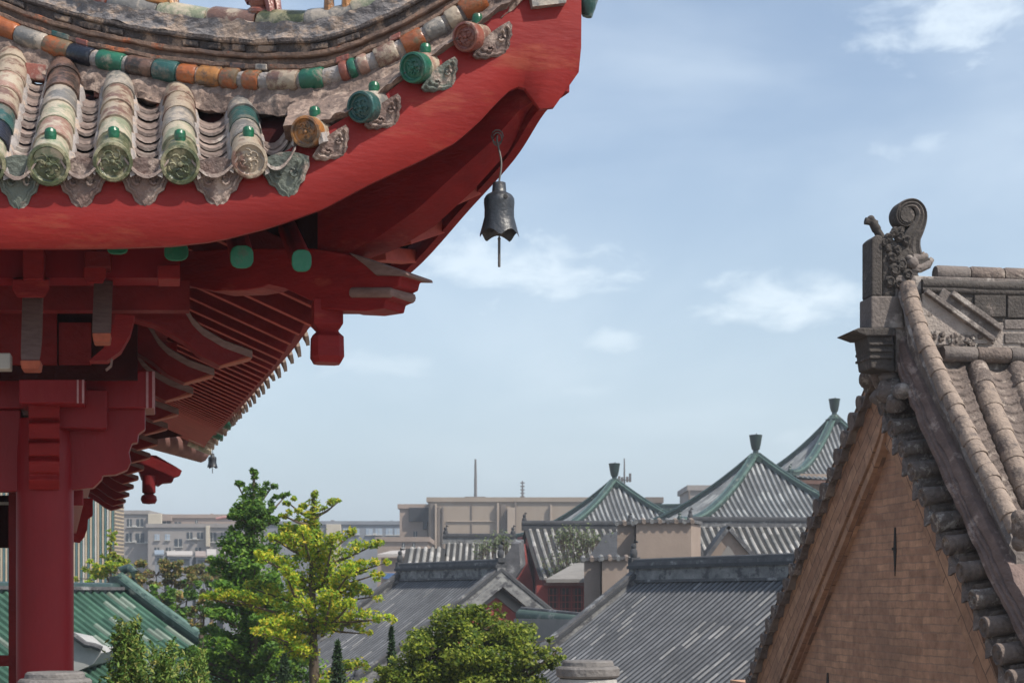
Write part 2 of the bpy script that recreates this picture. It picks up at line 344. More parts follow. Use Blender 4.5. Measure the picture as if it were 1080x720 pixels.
# upper hip beam under the corner: near face, underside and end
hb = MB(); rings = []
for (px, py), (qx, qy), h in (((572, 113), (576, 111), .33), ((561, 108), (566, 117), .31), ((548, 116), (558, 123), .30), ((520, 148), (536, 160), .30), ((480, 184), (500, 200), .30), ((440, 221), (459, 238), .30), ((400, 249), (420, 262), .30), ((366, 268), (392, 272), .30), ((335, 285), (362, 292), .3)):
    a = D_(px, py, .05 if px > 570 else .02 if px > 555 else -.02); b = D_(qx, qy, .16)
    rings.append([a, b, b + UP * h, a + UP * h])
hb.loft(rings); hb.build('hip_beam', RED, pav, smooth=True, angle=25)
bc = MB(); bc.ball(W(619, -6, 7.4), .05, .06, .11); bc.tube([W(612, -2, 7.4), W(622, 2, 7.4), W(620, 18, 7.4)], [.05, .045, .02], 8); bc.build('beast_cap', G_TEAL, pav, smooth=True)

# side board (outer face to the right), its lower edge is the silhouette of the corner
sb = MB(); rings = []
for i, p in enumerate(SIDE):
    t = (SIDE[min(i + 1, len(SIDE) - 1)] - SIDE[max(i - 1, 0)]); t.z = 0; n = V((t.y, -t.x, 0)).normalized()
    h = .30 if p.y < 8.6 else max(.13, .30 - (p.y - 8.6) * .2)
    rings.append([p, p + n * .045, p + n * .06 + UP * h, p + n * .015 + UP * h])
sb.loft(rings); sb.build('side_board', RED, pav, smooth=True, angle=35)

# soffit and roof deck: eave outline -> inner ring -> crown, one closed sheet with thickness
front = [F_(px, interp(low_tab, px), .06) + UP * .12 for px in (-900, -250, 0, 200, 330, 420, 500, 545)]
sideo = [p + UP * .09 for p in SIDE[2::6]]
far_c = SIDE[-1]; left_c = CO - Fv * 17.5 + UP * (EYE + 1.9); back_l = left_c + Sv * 17.5
def edge(a, b, n): return [a.lerp(b, k / n) + UP * (-.7 * math.sin(math.pi * k / n)) for k in range(1, n)]
ring0 = [front[0] - Fv * 5] + front + sideo + edge(sideo[-1], back_l, 4) + [back_l] + edge(back_l, left_c, 4) + [left_c]
cen = Q(8.8, 8.8, 0); dk = MB()
def inward(p, f, dz): q = p.lerp(V((cen.x, cen.y, p.z)), f); q.z = EYE + dz; return q
ring1 = [p.lerp(V((cen.x, cen.y, p.z)), .10) + UP * (.34 if p.y < 9 or p.y > 17 else .42) for p in ring0]
ring2 = [inward(p, .27, 2.75) for p in ring0]; ring3 = [inward(p, .6, 4.6) for p in ring0]; ring4 = [inward(p, .97, 8.2) for p in ring0]
dk.loft([ring0, ring1, ring2, ring3, ring4], caps=False)
dk.loft([[p + UP * .03 for p in ring0], [p + UP * .07 for p in ring1], [p + UP * .07 for p in ring2], [p + UP * .07 for p in ring3], [p + UP * .07 for p in ring4]], caps=False)
dk.add([p + UP * .07 for p in ring4], [tuple(range(len(ring4)))])
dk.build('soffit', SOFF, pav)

# rafters of the side eave, each one its own
k = 0; Y = 8.9; raf_pts = []
while Y < 23.8:
    e = side_at(Y); raf_pts.append(e); Y += .150 + .004 * (Y - 9)
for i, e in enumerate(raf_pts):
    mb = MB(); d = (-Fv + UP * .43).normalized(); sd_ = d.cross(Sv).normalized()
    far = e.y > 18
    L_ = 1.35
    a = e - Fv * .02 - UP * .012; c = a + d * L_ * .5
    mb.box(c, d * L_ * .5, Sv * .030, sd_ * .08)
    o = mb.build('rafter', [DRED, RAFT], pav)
    for f_ in o.data.polygons: f_.material_index = 1 if f_.normal.z < -.6 else 0  # paler undersides, darker sides: bounce light and shade painted into the rafters
# fanned rafters by the near corner, seen between hip beam and side board
for (px, py, Y), (qx, qy, Y2) in (((462, 240, 8.36), (425, 252, 8.2)), ((432, 271, 8.62), (398, 268, 8.3)), ((500, 200, 8.03), (468, 214, 7.95))):
    mb = MB(); a, b = W(px, py, Y), W(qx, qy, Y2); d = (b - a).normalized(); L_ = (b - a).length / 2
    s_ = d.cross(UP).normalized(); mb.box((a + b) / 2, d * L_, s_ * .05, s_.cross(d) * .035); mb.build('rafter', RAFT, pav)

# ------------------------------------------------------------------ tiles of the front slope
def zrow(t, sl=.60, cv=.06): return sl * t + cv * t * t
def tile_row(c, r, d, T, seg, mats, name='cover_tile_row', sl=.6):
    mb = MB(); used = []
    n = max(1, round(T / seg)); pts = []
    for i in range(n):
        t0, t1 = T * i / n, T * (i + 1) / n
        p0 = c + d * t0 + UP * zrow(t0, sl); p1 = c + d * t1 + UP * zrow(t1, sl)
        m = mats[min(i, len(mats) - 1)]
        if m not in used: used.append(m)
        ax = (p1 - p0).normalized(); j = V((rnd.uniform(-.004, .004), 0, rnd.uniform(-.004, .004)))
        mb.tube([p0 + j, p0 + ax * .012 + j, p1 + ax * .018 + j], [r * .92, r * .95, r * .87], 20, used.index(m))
        if i: mb.tube([p0 - ax * .012, p0 + ax * .008], [r * .97, r * .94], 20, len(used) if False else used.index(m))
    return mb.build(name, used, pav, smooth=True, angle=45)
def end_cap(c, r, n, M, row, M2):
    """round eave tile face: rim, recessed field, raised coiled ornament; n points out of the face"""
    mb = MB(); n = n.normalized()
    mb.lathe([(r * 1.02, -.05), (r * 1.04, .004), (r * 1.0, .016), (r * .86, .018), (r * .80, .004), (r * .70, .0), (r * .5, .004), (0, .006)], c, n, 28)
    o = mb.build('tile_end', M, row, smooth=True, angle=50)
    a = n.cross(UP).normalized(); b = a.cross(n) * -1; q = MB()
    for s in range(5):
        ph = rnd.uniform(0, 6.3); pts = []
        cx, cy = .36 * r * math.cos(s * 1.256 + ph * .1), .36 * r * math.sin(s * 1.256 + ph * .1)
        for i in range(9):
            w = ph + i * .62; rr = r * (.08 + .028 * i)
            pts.append(c + n * .008 + a * (cx + rr * math.cos(w)) + b * (cy + rr * math.sin(w)))
        q.tube(pts, r * .055, 5)
    q.lathe([(r * .16, 0), (r * .12, .012), (0, .017)], c + n * .004, n, 10)
    q.build('ornament', M2, o, smooth=True)
    return o
caps_left = []
for k in range(8, 0, -1):
    ms = [rnd.choice([G_PALEG, G_CREAM, G_GREY, G_TEAL, G_PINK, G_OLIVE, G_DBROWN, G_GREEN]) for _ in range(7)]
    caps_left.append((-16 - 67 * k, 174, 21, ms, rnd.choice([G_OLIVE, G_OLIVE, G_TEAL, G_CREAM]), min(2.9, 1.35 + .22 * k)))
caps = caps_left + [(-16, 174, 21, [G_PALEG, G_NAVY, G_TEAL, G_CREAM, G_PINK, G_CREAM], G_OLIVE, 1.35), (51.5, 174, 21.5, [G_PALEG, G_PINK, G_PALEG, G_GREY, G_DBROWN, G_DBROWN], G_OLIVE, 1.22),
        (119, 171, 20, [G_OLIVE, G_PALEG, G_CREAM, G_CREAM, G_GREY, G_GREY], G_OLIVE, 1.0), (190, 174, 20, [G_OLIVE, G_PALEG, G_GREY, G_CREAM, G_CREAM], G_OLIVE, .92),
        (263, 169, 18.5, [G_CREAM, G_GREY, G_TEAL, G_GREY], G_CREAM, .72), (323, 139, 16, [G_CREAM, G_GREY], G_OCHRE, .42),
        (381.5, 113, 16, [G_GREY, G_GREY], G_TEAL, .30), (436.5, 71.5, 15.5, [G_PINK, G_GREY], G_GREEN, .26), (492, 39, 15, [G_CREAM, G_PINK], G_RUST, .26)]
row_info = []
for i, (px, py, rp, mats, cm, T) in enumerate(caps):
    c = F_(px, py); r = rp * c.y / FPX
    i -= 8; fan = max(0, min(1, (i - 4) / 1.5)) if i >= 5 else 0
    d = (Nv * (1 - fan) + (Fv * .62 + Nv * .75).normalized() * fan).normalized()
    sl = .60 if i < 5 else .34
    row = tile_row(c + d * .01, r, d, T, .2, mats, sl=sl)
    end_cap(c, r, -(d + UP * .22), cm, row, cm)
    nl = MB(); q = c + d * .10 + UP * (r + sl * .10)
    nl.lathe([(.022, -.02), (.025, .0), (.026, .018), (.022, .032), (.013, .038), (0, .039)], q, UP, 9)
    nl.build('nail_cap', G_NAIL, row, smooth=True, angle=50)
    row_info.append((c, r, d, T, sl))
# pan tiles lying between the rows, and mortar beside each row
def trough(c0, c1, T, d, name='pan_tile_row', sl=.6, drop=.045):
    mb = MB(); n = int(T / .085); w = (c1 - c0).length / 2 - .048; side = (c1 - c0).normalized(); mid = (c0 + c1) / 2 - UP * drop
    for i in range(n):
        t0 = T * i / n - .01
        jit = rnd.uniform(-.004, .004); rings = []
        for t, lift in ((t0, .030), (t0 + .125, .0)):
            p = mid + d * t + UP * (zrow(max(t, 0), sl) + lift - .02 + jit)
            ar = [p + side * (w * x) + UP * (.075 * x * x) for x in (-1, -.7, -.4, -.13, .13, .4, .7, 1)]
            rings.append(ar + [q - UP * .014 for q in reversed(ar)])
        mb.loft(rings)
    return mb.build(name, PANW, pav, smooth=True, angle=50)
def mortar_strip(c, r, d, T, sl):
    mb = MB()
    for s in (-1, 1):
        sv = d.cross(UP).normalized() * s; path = [c + d * (T * k / 14) + UP * zrow(T * k / 14, sl) for k in range(15)]
        rings = []
        for p in path:
            j = rnd.uniform(-.006, .006)
            rings.append([p + sv * (r * .82), p + sv * (r * 1.03 + j) - UP * .012, p + sv * (r * 1.15 + j) - UP * .05, p + sv * (r * .9) - UP * .06])
        mb.loft(rings)
    return mb.build('tile_mortar', MORT, pav, smooth=True, angle=60)
for (c, r, d, T, sl) in row_info[:14]: mortar_strip(c, r, d, T, sl)
# leaf-shaped drip tiles: outline traced on the eave plane, ribs raised on the face
drip_list = [(20 - 67 * k, 169, 27, 52, 0, (DRIPW, DRIPG)[k % 2]) for k in range(8, 0, -1)] + [(20, 168, 26, 56, 0, DRIPG), (86, 170, 28, 52, 0, DRIPW), (153, 170, 28, 50, 0, DRIPW), (229, 170, 29, 50, 0, DRIPW), (300, 164, 26, 47, -.12, DRIPG),
             (347, 146, 24, 25, -.75, DRIPW), (402, 113, 24, 25, -.75, DRIPW), (462, 74, 24, 24, -.75, DRIPG), (518, 38, 26, 25, -.75, DRIPW)]
outline = [(-1, .0), (-.98, .22), (-.80, .38), (-.72, .52), (-.50, .60), (-.38, .76), (-.16, .86), (0, 1.0), (.16, .86), (.38, .76), (.50, .60), (.72, .52), (.80, .38), (.98, .22), (1, .0), (.6, -.10), (.2, -.16), (-.2, -.16), (-.6, -.10)]
def drip(cx, cy, hw, ht, rot, M, off=0.012):
    ca, sa = math.cos(rot), math.sin(rot); top = cy + ht * .08
    def pt(x, y, o): X, Y_ = x * hw, y * ht; return F_(cx + X * ca + Y_ * -sa * -1 * 0 + (Y_ * math.sin(-rot)), top + X * sa + Y_ * ca, o)
    mb = MB(); P = [pt(x, y, off + .05 * max(0, y)) for x, y in outline]; mb.prism(P, Nv * .022)
    for f, rr in ((.8, .0065), (.55, .006)):
        L_ = [pt(x * f, .06 + y * f, off - .004 + .05 * max(0, y)) for x, y in outline[:15]]; mb.tube(L_, rr, 5)
    for s in (-1, 1):
        mb.tube([pt(s * .3 + .16 * math.cos(w) * s * (1 - w / 9), .3 + .13 * math.sin(w) * (1 - w / 9), off - .003 + .015) for w in [k * .7 for k in range(9)]], .006, 5)
    return mb.build('drip_tile', M, pav, smooth=True, angle=50)
drips = [drip(*a) for a in drip_list]
for i in range(13):
    (c0, r0, d0, T0, s0), (c1, r1, d1, T1, s1) = row_info[i], row_info[i + 1]
    i -= 8
    if i == 4: c1 = c1 - UP * (c1.z - c0.z) * .55
    trough(c0 - UP * .02, c1 - UP * .02, min(T0, T1) * (.92 if i < 4 else .8) + .04, d0)
# rust-coloured ridge-foot bricks that close the head of each trough
hb_list = [(43, 76, 33, 17), (114, 96, 30, 16), (177, 112, 24, 17), (240, 117, 25, 15), (300, 121, 29, 20), (20, 62, 20, 12)]
foot_t = [1.12, .98, .84, .76, .56, 1.25]
for (px, py, w, h), t in zip(hb_list, foot_t):
    mb = MB(); a, b, c, d = [F_(px + sx * w / 2, py + sy * h / 2 + sx * w * .06, t) for sx, sy in ((-1, 1), (1, 1), (1, -1), (-1, -1))]
    mb.prism([a, b, c, d], Nv * .06); mb.build('foot_brick', G_RUST, pav)

# ------------------------------------------------------------------ the hip ridge, swept along the curve traced from the photograph
hip_tab = [(-300, -110), (-120, -32), (-60, -6), (-10, 24), (30, 42), (80, 58), (120, 68), (180, 79), (240, 86), (300, 89), (350, 85), (400, 67), (450, 42), (490, 18), (520, -4), (550, -28), (585, -62)]
t_tab = [(-300, 2.3), (-120, 1.6), (30, 1.27), (80, 1.15), (120, 1.02), (180, .9), (240, .76), (300, .55), (350, .42), (400, .33), (450, .27), (490, .22), (520, .18), (585, .1)]
HP = smooth_path([F_(px, py, interp(t_tab, px)) for px, py in hip_tab], 6)
def hip_at(px):
    best = min(range(len(HP) - 1), key=lambda i: abs((HP[i].x / HP[i].y) * FPX + CX - px)); a, b = HP[best], HP[best + 1]
    for i in range(len(HP) - 1):
        u, v = HP[i].x / HP[i].y * FPX + CX, HP[i + 1].x / HP[i + 1].y * FPX + CX
        if u <= px <= v: return HP[i].lerp(HP[i + 1], (px - u) / (v - u))
    return a
def hip_side(i):
    t = HP[min(i + 1, len(HP) - 1)] - HP[max(i - 1, 0)]; t.z = 0
    return V((t.y, -t.x, 0)).normalized()          # towards the viewer
ridge = None
bands = [('ridge_base', MORTB, [(-.2, -.14), (.10, -.17), (.085, -.10), (.06, -.055), (.03, .05), (-.2, .05)]),
         ('ridge_ledge', LEDG, [(-.2, .05), (.045, .05), (.055, .058), (.055, .074), (.04, .078), (-.2, .078)]),
         ('ridge_brick', MORTB, [(-.2, .078), (.018, .078), (.018, .108), (-.2, .108)]),
         ('ridge_ledge', LEDG, [(-.2, .108), (.045, .108), (.05, .114), (.05, .13), (.03, .134), (-.2, .134)]),
         ('ridge_brick', DBRK, [(-.2, .134), (.022, .134), (.024, .176), (-.2, .176)]),
         ('ridge_ledge', DBRK, [(-.2, .176), (.04, .176), (.045, .184), (.042, .2), (-.2, .2)]),
         ('ridge_plaster', PLAS, [(-.2, .2), (.012, .2), (.0, .24), (.004, .29), (-.2, .29)])]
HP2 = [HP[i // 3].lerp(HP[min(i // 3 + 1, len(HP) - 1)], (i % 3) / 3) for i in range(3 * len(HP) - 2)]
def hip_side2(i): return hip_side(min(i // 3, len(HP) - 1))
def dense(prof, k):
    out = []
    for (a0, b0), (a1, b1) in zip(prof, prof[1:] + prof[:1]):
        n = max(1, int(math.hypot(a1 - a0, b1 - b0) / k))
        out += [(a0 + (a1 - a0) * j / n, b0 + (b1 - b0) * j / n) for j in range(n)]
    return out
def rough_up(mb, amp, f=14):
    for j in range(len(mb.v)):
        p = mb.v[j]; mb.v[j] = p + V((mnoise.noise(p * f), -abs(mnoise.fractal(p * f * .7, .6, 2.1, 4)) , mnoise.noise(p * f + V((7, 3, 1))))) * amp
hr0 = MB(); hr0.sweep([(-.19, -.1), (-.02, -.1), (-.02, .28), (-.19, .28)], HP, hip_side); ridge = hr0.build('hip_ridge', PLAS, pav)
for nm, M, prof in bands:
    mb = MB()
    if nm in ('ridge_base', 'ridge_plaster'): mb.sweep(dense(prof, .014), HP2, hip_side2); rough_up(mb, .020 if nm == 'ridge_base' else .015)
    else: mb.sweep(prof, HP2, hip_side2)
    for j in range(len(mb.v)): mb.v[j] += V((0, 0, (mnoise.noise(mb.v[j] * 9) * .009 + mnoise.noise(mb.v[j] * 31) * .004)))
    mb.build(nm, M, ridge, smooth=True, angle=30)
# dark brick studs in the ledge rows
for zz, w0, M_ in ((.155, .035, DBRK), (.064, .06, LEDG)):
    px = -20
    while px < 520:
        if rnd.random() < (.72 if zz > .1 else .3):
            a, b = hip_at(px), hip_at(px + rnd.uniform(12, 24)); t = (b - a); n = V((t.y, -t.x, 0)).normalized()
            mb = MB(); mb.box((a + b) / 2 + UP * zz + n * w0 * .8, t * .5, n * .012, UP * .015)
            mb.build('ridge_stud', rnd.choice([G_TEAL, G_GREY, G_RUST, G_DBROWN]) if zz < .1 else DBRK, ridge)
        px += 27
# round glazed tiles along the foot of the ridge
segs = [(-90, -45, G_ORANGE), (-42, -8, G_DBROWN), (-5, 24, G_ORANGE), (25, 54, G_GREY), (55, 81, G_ORANGE), (83, 106, G_NAVY), (111, 137, G_GREEN), (140, 167, G_DBROWN), (169, 193, G_TEAL), (195, 213, G_ORANGE), (217, 240, G_OCHRE), (243, 260, G_ORANGE), (267, 283, G_ORANGE), (292, 322, G_CREAM), (324, 347, G_GREEN), (364, 372, G_RUST), (373, 380, G_GREEN), (382, 392, G_PINK), (399, 421, G_CREAM), (427, 448, G_ORANGE), (452, 470, G_GREY), (474, 487, G_CREAM), (490, 512, G_ORANGE)]
for a, b, M in segs:
    p, q = hip_at(a), hip_at(b); m = hip_at((a + b) / 2); mb = MB(); r = .050 + rnd.uniform(-.003, .004)
    n = V(((q - p).y, -(q - p).x, 0)).normalized() * .05
    ax = (q - p).normalized()
    mb.tube([p + n, p + n + ax * .01, m + n, q + n - ax * .01, q + n], [r * .9, r, r, r, r * .9], 14)
    mb.build('ridge_tile', M, ridge, smooth=True, angle=40)
mb = MB()
mb.tube([p + V((0, 0, 0)) + hip_side(i) * .04 for i, p in enumerate(HP)], .043, 10); mb.build('ridge_mortar', MORT, ridge, smooth=True)
# crowning row of round tiles
for j, px in enumerate(range(-150, 500, 52)):
    a, b = hip_at(px), hip_at(px + 50); mm = hip_at(px + 25); mb = MB(); n = V(((b - a).y, -(b - a).x, 0)).normalized() * -.09
    u = UP * .305; mb.tube([a + n + u, a + n + u + (b - a) * .05, mm + n + u, b + n + u], [.066, .072, .070, .064], 14); mb.build('crown_tile', [G_GREY, G_PALEG, G_CREAM, G_TEAL, G_RUST, G_GREY, G_PALEG, G_CREAM, G_OLIVE][j % 9], ridge, smooth=True)
# glazed beasts along the crown: only their feet and laps show at the top of the frame
def beast(px, M, s=1.0):
    p = hip_at(px); q = hip_at(px + 10); t = (q - p).normalized(); n = V((t.y, -t.x, 0)).normalized(); p = p - n * .09 + UP * .36; mb = MB()
    rot = Matrix((t, n, UP)).transposed()
    mb.ball(p + UP * .0, .085 * s, .06, .03, rot=rot); mb.ball(p + UP * .09 * s - t * .02, .07 * s, .05 * s, .09 * s, rot=rot)
    mb.ball(p + UP * .21 * s + t * .05, .055 * s, .045 * s, .055 * s, rot=rot); mb.ball(p + UP * .20 * s + t * .10, .04 * s, .03 * s, .03 * s, rot=rot)
    for sx in (-1, 1): mb.tube([p + t * .05 + n * .03 * sx + UP * .13 * s, p + t * .075 + n * .03 * sx, p + t * .09 + n * .03 * sx - UP * .02], [.026, .02, .024], 7)
    mb.tube([p - t * .07 + UP * .05, p - t * .12 + UP * .14 * s, p - t * .08 + UP * .22 * s], [.022, .03, .012], 7)
    return mb.build('ridge_beast', M, ridge, smooth=True)
beast(160, G_OCHRE, 1.5); beast(264, G_RUST, .95)
mb = MB(); p = hip_at(350) + UP * .33; 
for dx in (343, 362):
    q = hip_at(dx) + UP * .35 - hip_side(40) * .06; mb.tube([q - UP * .03, q + UP * .08, q + UP * .16], [.028, .022, .04], 8)
q = hip_at(352) + UP * .54 - hip_side(40) * .06; mb.ball(q, .13, .06, .07); mb.ball(q + V((.12, 0, .06)), .06)
mb.build('ridge_beast', G_OCHRE, ridge, smooth=True)
# mortar body filling between last caps and the ridge near the tip
mb = MB(); rings = []
for px in range(300, 560, 4):
    a = F_(px, interp([(300, 128), (325, 128), (380, 106), (436, 66), (492, 30), (530, 2), (560, -20)], px), .03); b = hip_at(min(px + 8, 580)) + V((0, 0, -.06))
    rings.append([a.lerp(b, q / 9) - UP * .02 * (1 - q / 9) + UP * .012 * math.sin(q / 9 * 3.14) for q in range(10)] + [b + Nv * .1 - UP * .1, a + Nv * .12 - UP * .06])
mb.loft(rings); rough_up(mb, .022, 16)
cm = mb.build('corner_mortar', MORTB, pav, smooth=True)
mb = MB(); mb.prism([F_(x, y, .02) for x, y in ((558, -14), (600, -14), (597, 3), (562, 7))], Nv * .12); mb.build('corner_tile', G_GREY, pav)

# ------------------------------------------------------------------ drip tiles and coloured caps on the side eave, seen edge-on beyond the rafters
proto = None; Y = 8.95; i = 0
while Y < 24:
    e = side_at(Y); far = Y > 14.5
    if proto is None:
        mb = MB(); P = [V((.0, -.085, .06)), V((.0, .085, .06)), V((.015, .085, .0)), V((.03, .03, -.05)), V((.035, 0, -.085)), V((.03, -.03, -.05)), V((.015, -.085, .0))]
        mb.prism(P, V((.03, 0, 0.01))); proto = mb.build('drip_tile', mat('pale_drip', (.34, .27, .22), (.18, .14, .12), 9, .8), pav, world_in=False); o = proto
    else: o = copy_child(proto, pav)
    o.location = V(e + Fv * (.06 if not far else .10) + UP * (.02 if not far else .06)) - V((-2.58, 8.9, EYE - 1.6)); o.rotation_euler = (0, 0, math.atan2(Sv.y, Sv.x) - math.pi / 2); 
    o.scale = (.7, rnd.uniform(.5, .8), rnd.uniform(.4, .68))
    Y += .24 + .012 * (Y - 9); i += 1
for j, (px, py, M) in enumerate(((253, 428, G_RUST), (247, 437, G_CREAM), (242, 445, G_GREEN), (238, 452, G_CREAM), (234, 458, G_GREEN), (229, 463, G_CREAM), (225, 468, G_PINK), (222, 474, G_PALEG))):
    Yc = 13.0 + j * 1.45; c = W(px, py, Yc); mb = MB(); mb.tube([c - Fv * .30 + UP * .12, c], [.075, .08], 12); mb.lathe([(.08, -.02), (.08, .01), (.06, .015), (0, .01)], c, Fv, 12); mb.build('side_eave_tile', M, pav, smooth=True)
# far hip beam end and its carved bracket with hanging post
mb = MB(); e = W(213, 474, 23.9); mb.tube([e - (Fv + Sv).normalized() * 2.2 + UP * .25, e], [.17, .17], 12, up=UP, ry=1.15); mb.build('hip_beam', mat('weathered_beam', (.24, .13, .115), (.16, .08, .07), 6, .8), pav, smooth=True)
def U2(px, py, Y0): return hit(px, py, W(170, 500, Y0), Fv)
mb = MB(); mb.prism([U2(x, y, 22) for x, y in ((140, 478), (165, 480), (186, 492), (192, 496), (190, 501), (184, 503), (182, 508), (172, 509), (168, 512), (150, 505))], Sv * .25); mb.build('corner_bracket', DRED, pav)
mb = MB(); c = U2(157, 523, 22); mb.lathe([(.09, .28), (.09, .05), (.06, .03), (.10, -.0), (.11, -.05), (.085, -.10), (0, -.11)], c, UP, 12); mb.build('hanging_post', DRED, pav, smooth=True)

# ------------------------------------------------------------------ corner beam with stepped head, and the hanging post below it
cb = MB(); poly = [(120, 268), (250, 262), (330, 262), (352, 265), (367, 268), (395, 279), (429, 289), (422, 293), (420, 301), (414, 304), (414, 314), (407, 317), (405, 325), (385, 328), (362, 327), (358, 326), (330, 326), (330, 318), (300, 304), (283, 300), (276, 303), (258, 306), (225, 307), (205, 303), (190, 299), (120, 296)]
cb.prism([D_(x, y, -.06) for x, y in poly], Dn * .17); cbeam = cb.build('corner_beam', RED, pav)
mb = MB()
for z0 in (289, 302.5, 314.5):           # rolled mouldings on the head
    a, b = D_(371 if z0 > 300 else 380, z0 + 6, -.062), D_(412 if z0 < 310 else 402, z0 + 6, -.062)
    if z0 == 302.5: mb.tube([a, b, b + Dn * .18], .026, 10)
mb.prism([D_(x, y, -.08) for x, y in ((367, 266), (429, 287.5), (430, 290.5), (396, 290), (385, 280))], Dn * .22); mb.build('beam_head_moulding', DUST, cbeam, smooth=True, angle=40)
hp = MB(); c = D_(345, 330, .02); pxm = c.y / FPX
A1, A2 = Fv, Nv
def sq(h, z, ch=.3): 
    k = h * (1 - ch); return [c + A1 * x + A2 * y + UP * z for x, y in ((-h, -k), (-k, -h), (k, -h), (h, -k), (h, k), (k, h), (-k, h), (-h, k))]
zz = lambda py: (330 - py) * pxm; w = lambda p: p * pxm
hp.loft([sq(w(15.5), zz(318), .05), sq(w(15.5), zz(343), .05), sq(w(11), zz(349), .2), sq(w(11.5), zz(351), .3), sq(w(16.5), zz(356), .35), sq(w(17), zz(377), .35), sq(w(13.5), zz(383.5), .35)])
hp.build('hanging_post', RED, pav)
# green painted rafter ends
for px, py, wd, ht in ((124, 262, 12, 7), (186, 266, 14, 10), (255, 271, 13.5, 13), (318, 275, 11.5, 12.5)):
    ang = [k * math.pi / 8 for k in range(16)]; c = .55
    P = []
    for a_ in ang:
        x, y = math.cos(a_), math.sin(a_); f = 1 / max(abs(x) ** 3 + abs(y) ** 3, .01) ** (1 / 3)
        P.append(F_(px + x * f * wd * .92, py + y * f * ht * .95, .42 if px < 220 else .30))
    mb = MB(); mb.prism(P, Nv * .9 + UP * .35); r_ = mb.build('rafter', RED, pav)
    mb = MB(); mb.prism([p - Nv * .008 for p in P], Nv * .012); mb.build('rafter_end', GREENP, r_)

# ------------------------------------------------------------------ brackets under the front eave
def fbox(name, px0, px1, py0, py1, off, depth, M, parent=pav, slope=0):
    mb = MB(); P = [F_(px0, py1, off), F_(px1, py1, off), F_(px1, py0, off), F_(px0, py0, off)]; mb.prism(P, Nv * depth + UP * slope); return mb.build(name, M, parent)
fbox('eave_purlin', -900, 190, 255, 293, .95, .2, WINE)
fbox('tie_board', -900, 200, 296, 327, 1.25, .1, DRED)
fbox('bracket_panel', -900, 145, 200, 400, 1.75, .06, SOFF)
def ang(px0, px1, py0, py1, blk, off):
    """a slanting cantilever arm seen end-on: bearing block, dusty face, bare wood at its cut end"""
    mb = MB(); sp = (py1 - py0) * .9 / FPX * 8
    a, b = F_(px0 + 2, py0, off + .30), F_(px1 + 2, py0, off + .30); c, d = F_(px1, py1 - 9, off), F_(px0, py1 - 9, off)
    mb.prism([a, b, c, d], Nv * .12 + UP * .12); t = mb.build('slanting_arm', DUST, pav)
    m2 = MB(); e, f = F_(px1 - 1.5, py1, off + .02), F_(px0 + 1.5, py1, off + .02)
    m2.prism([d - Nv * .004, c - Nv * .004, e, f], Nv * .14); m2.build('arm_end', BAREO, t)
    x0, x1, y0, y1 = blk; m3 = MB(); zr = []
    for fx_, yy in ((1, y0), (1, y0 + (y1 - y0) * .55), (.72, y1)):
        m = (x0 + x1) / 2; h = (x1 - x0) / 2 * fx_; zr.append([F_(m - h, yy, off + .12), F_(m + h, yy, off + .12), F_(m + h, yy, off + .36), F_(m - h, yy, off + .36)])
    m3.loft(zr); m3.build('bearing_block', RED, pav)
fbox('bracket_board', -900, 60, 325, 384, 1.68, .05, DRED); fbox('bracket_board', 62, 96, 340, 384, 1.70, .04, DRED)
mb = MB(); mb.prism([F_(x, y, 1.1) for x, y in ((122, 331), (142, 333), (137, 352), (127, 370), (113, 380), (94, 380), (109, 367), (117, 350))], Nv * .12); mb.build('curved_bracket', RED, pav)
mb = MB(); mb.prism([F_(x, y, 1.05) for x, y in ((117, 378), (119, 378), (118, 386), (112, 391), (111, 389), (116, 385))], Nv * .03); mb.build('worn_edge', DUST, pav)
ang(21, 43, 311, 389, (13, 52, 294, 314), .72); fbox('block_post', 24, 46, 262, 295, .80, .25, RED)
ang(97, 117, 297, 360, (88, 112, 281, 299), .72); fbox('block_post', 89, 117, 264, 282, .83, .2, DRED)
fbox('bearing_block', 166, 190, 279, 294, .78, .2, RED)
fbox('white_block', -14, 11, 372, 389, .8, .1, mat('white_paint', (.36, .34, .31), (.25, .23, .21), 9, .6))

# curved slanting arms under the side eave: the first traced, the same profile repeated along the building
arm = [(112, 330), (135, 318), (160, 309), (183, 306), (193, 318), (203, 335), (214, 346), (236, 359), (266, 370), (266, 377), (250, 381), (232, 385), (214, 376), (196, 361), (165, 343), (140, 336), (112, 345)]
b0 = 1.55; base = CO + Sv * b0
prof = []
for x, y in arm:
    p = hit(x, y, base, Fv); prof.append(((p - base).dot(Fv), p.z - EYE))
tip = max(s for s, z in prof)
def side_arm(b, a_tip, dz=0, sc=1.0):
    o = CO + Sv * b + UP * EYE; mb = MB()
    P = [o + Fv * (-a_tip - (tip - s) * sc) + UP * ((z - 1.25) * sc + 1.25 + dz) for s, z in prof]
    mb.prism(P, Sv * .14); t = mb.build('bracket_arm', DRED, pav)
    top = P[3:9]; m2 = MB(); m2.loft([[p - Sv * .004 + UP * .004 for p in top], [p + Sv * .145 + UP * .004 for p in top], [p + Sv * .145 - UP * .008 for p in top], [p - Sv * .004 - UP * .008 for p in top]][0:2], closed=False, caps=False); m2.build('arm_top', DUST, t)
    lo_ = [p - UP * .038 for p in top]; m4 = MB(); m4.loft([[a_ - Sv * .005, b_ - Sv * .005, b_ + Sv * .004, a_ + Sv * .004] for a_, b_ in zip(top, lo_)]); m4.build('dusty_edge', DUST, t)
    e = P[8:12]; m3 = MB(); m3.prism([e[0] + Fv * .003, e[1] + Fv * .003, e[2] - UP * .003, e[3] - UP * .003], Sv * .142); m3.build('arm_end', BAREO, t)
side_arm(b0, -tip)
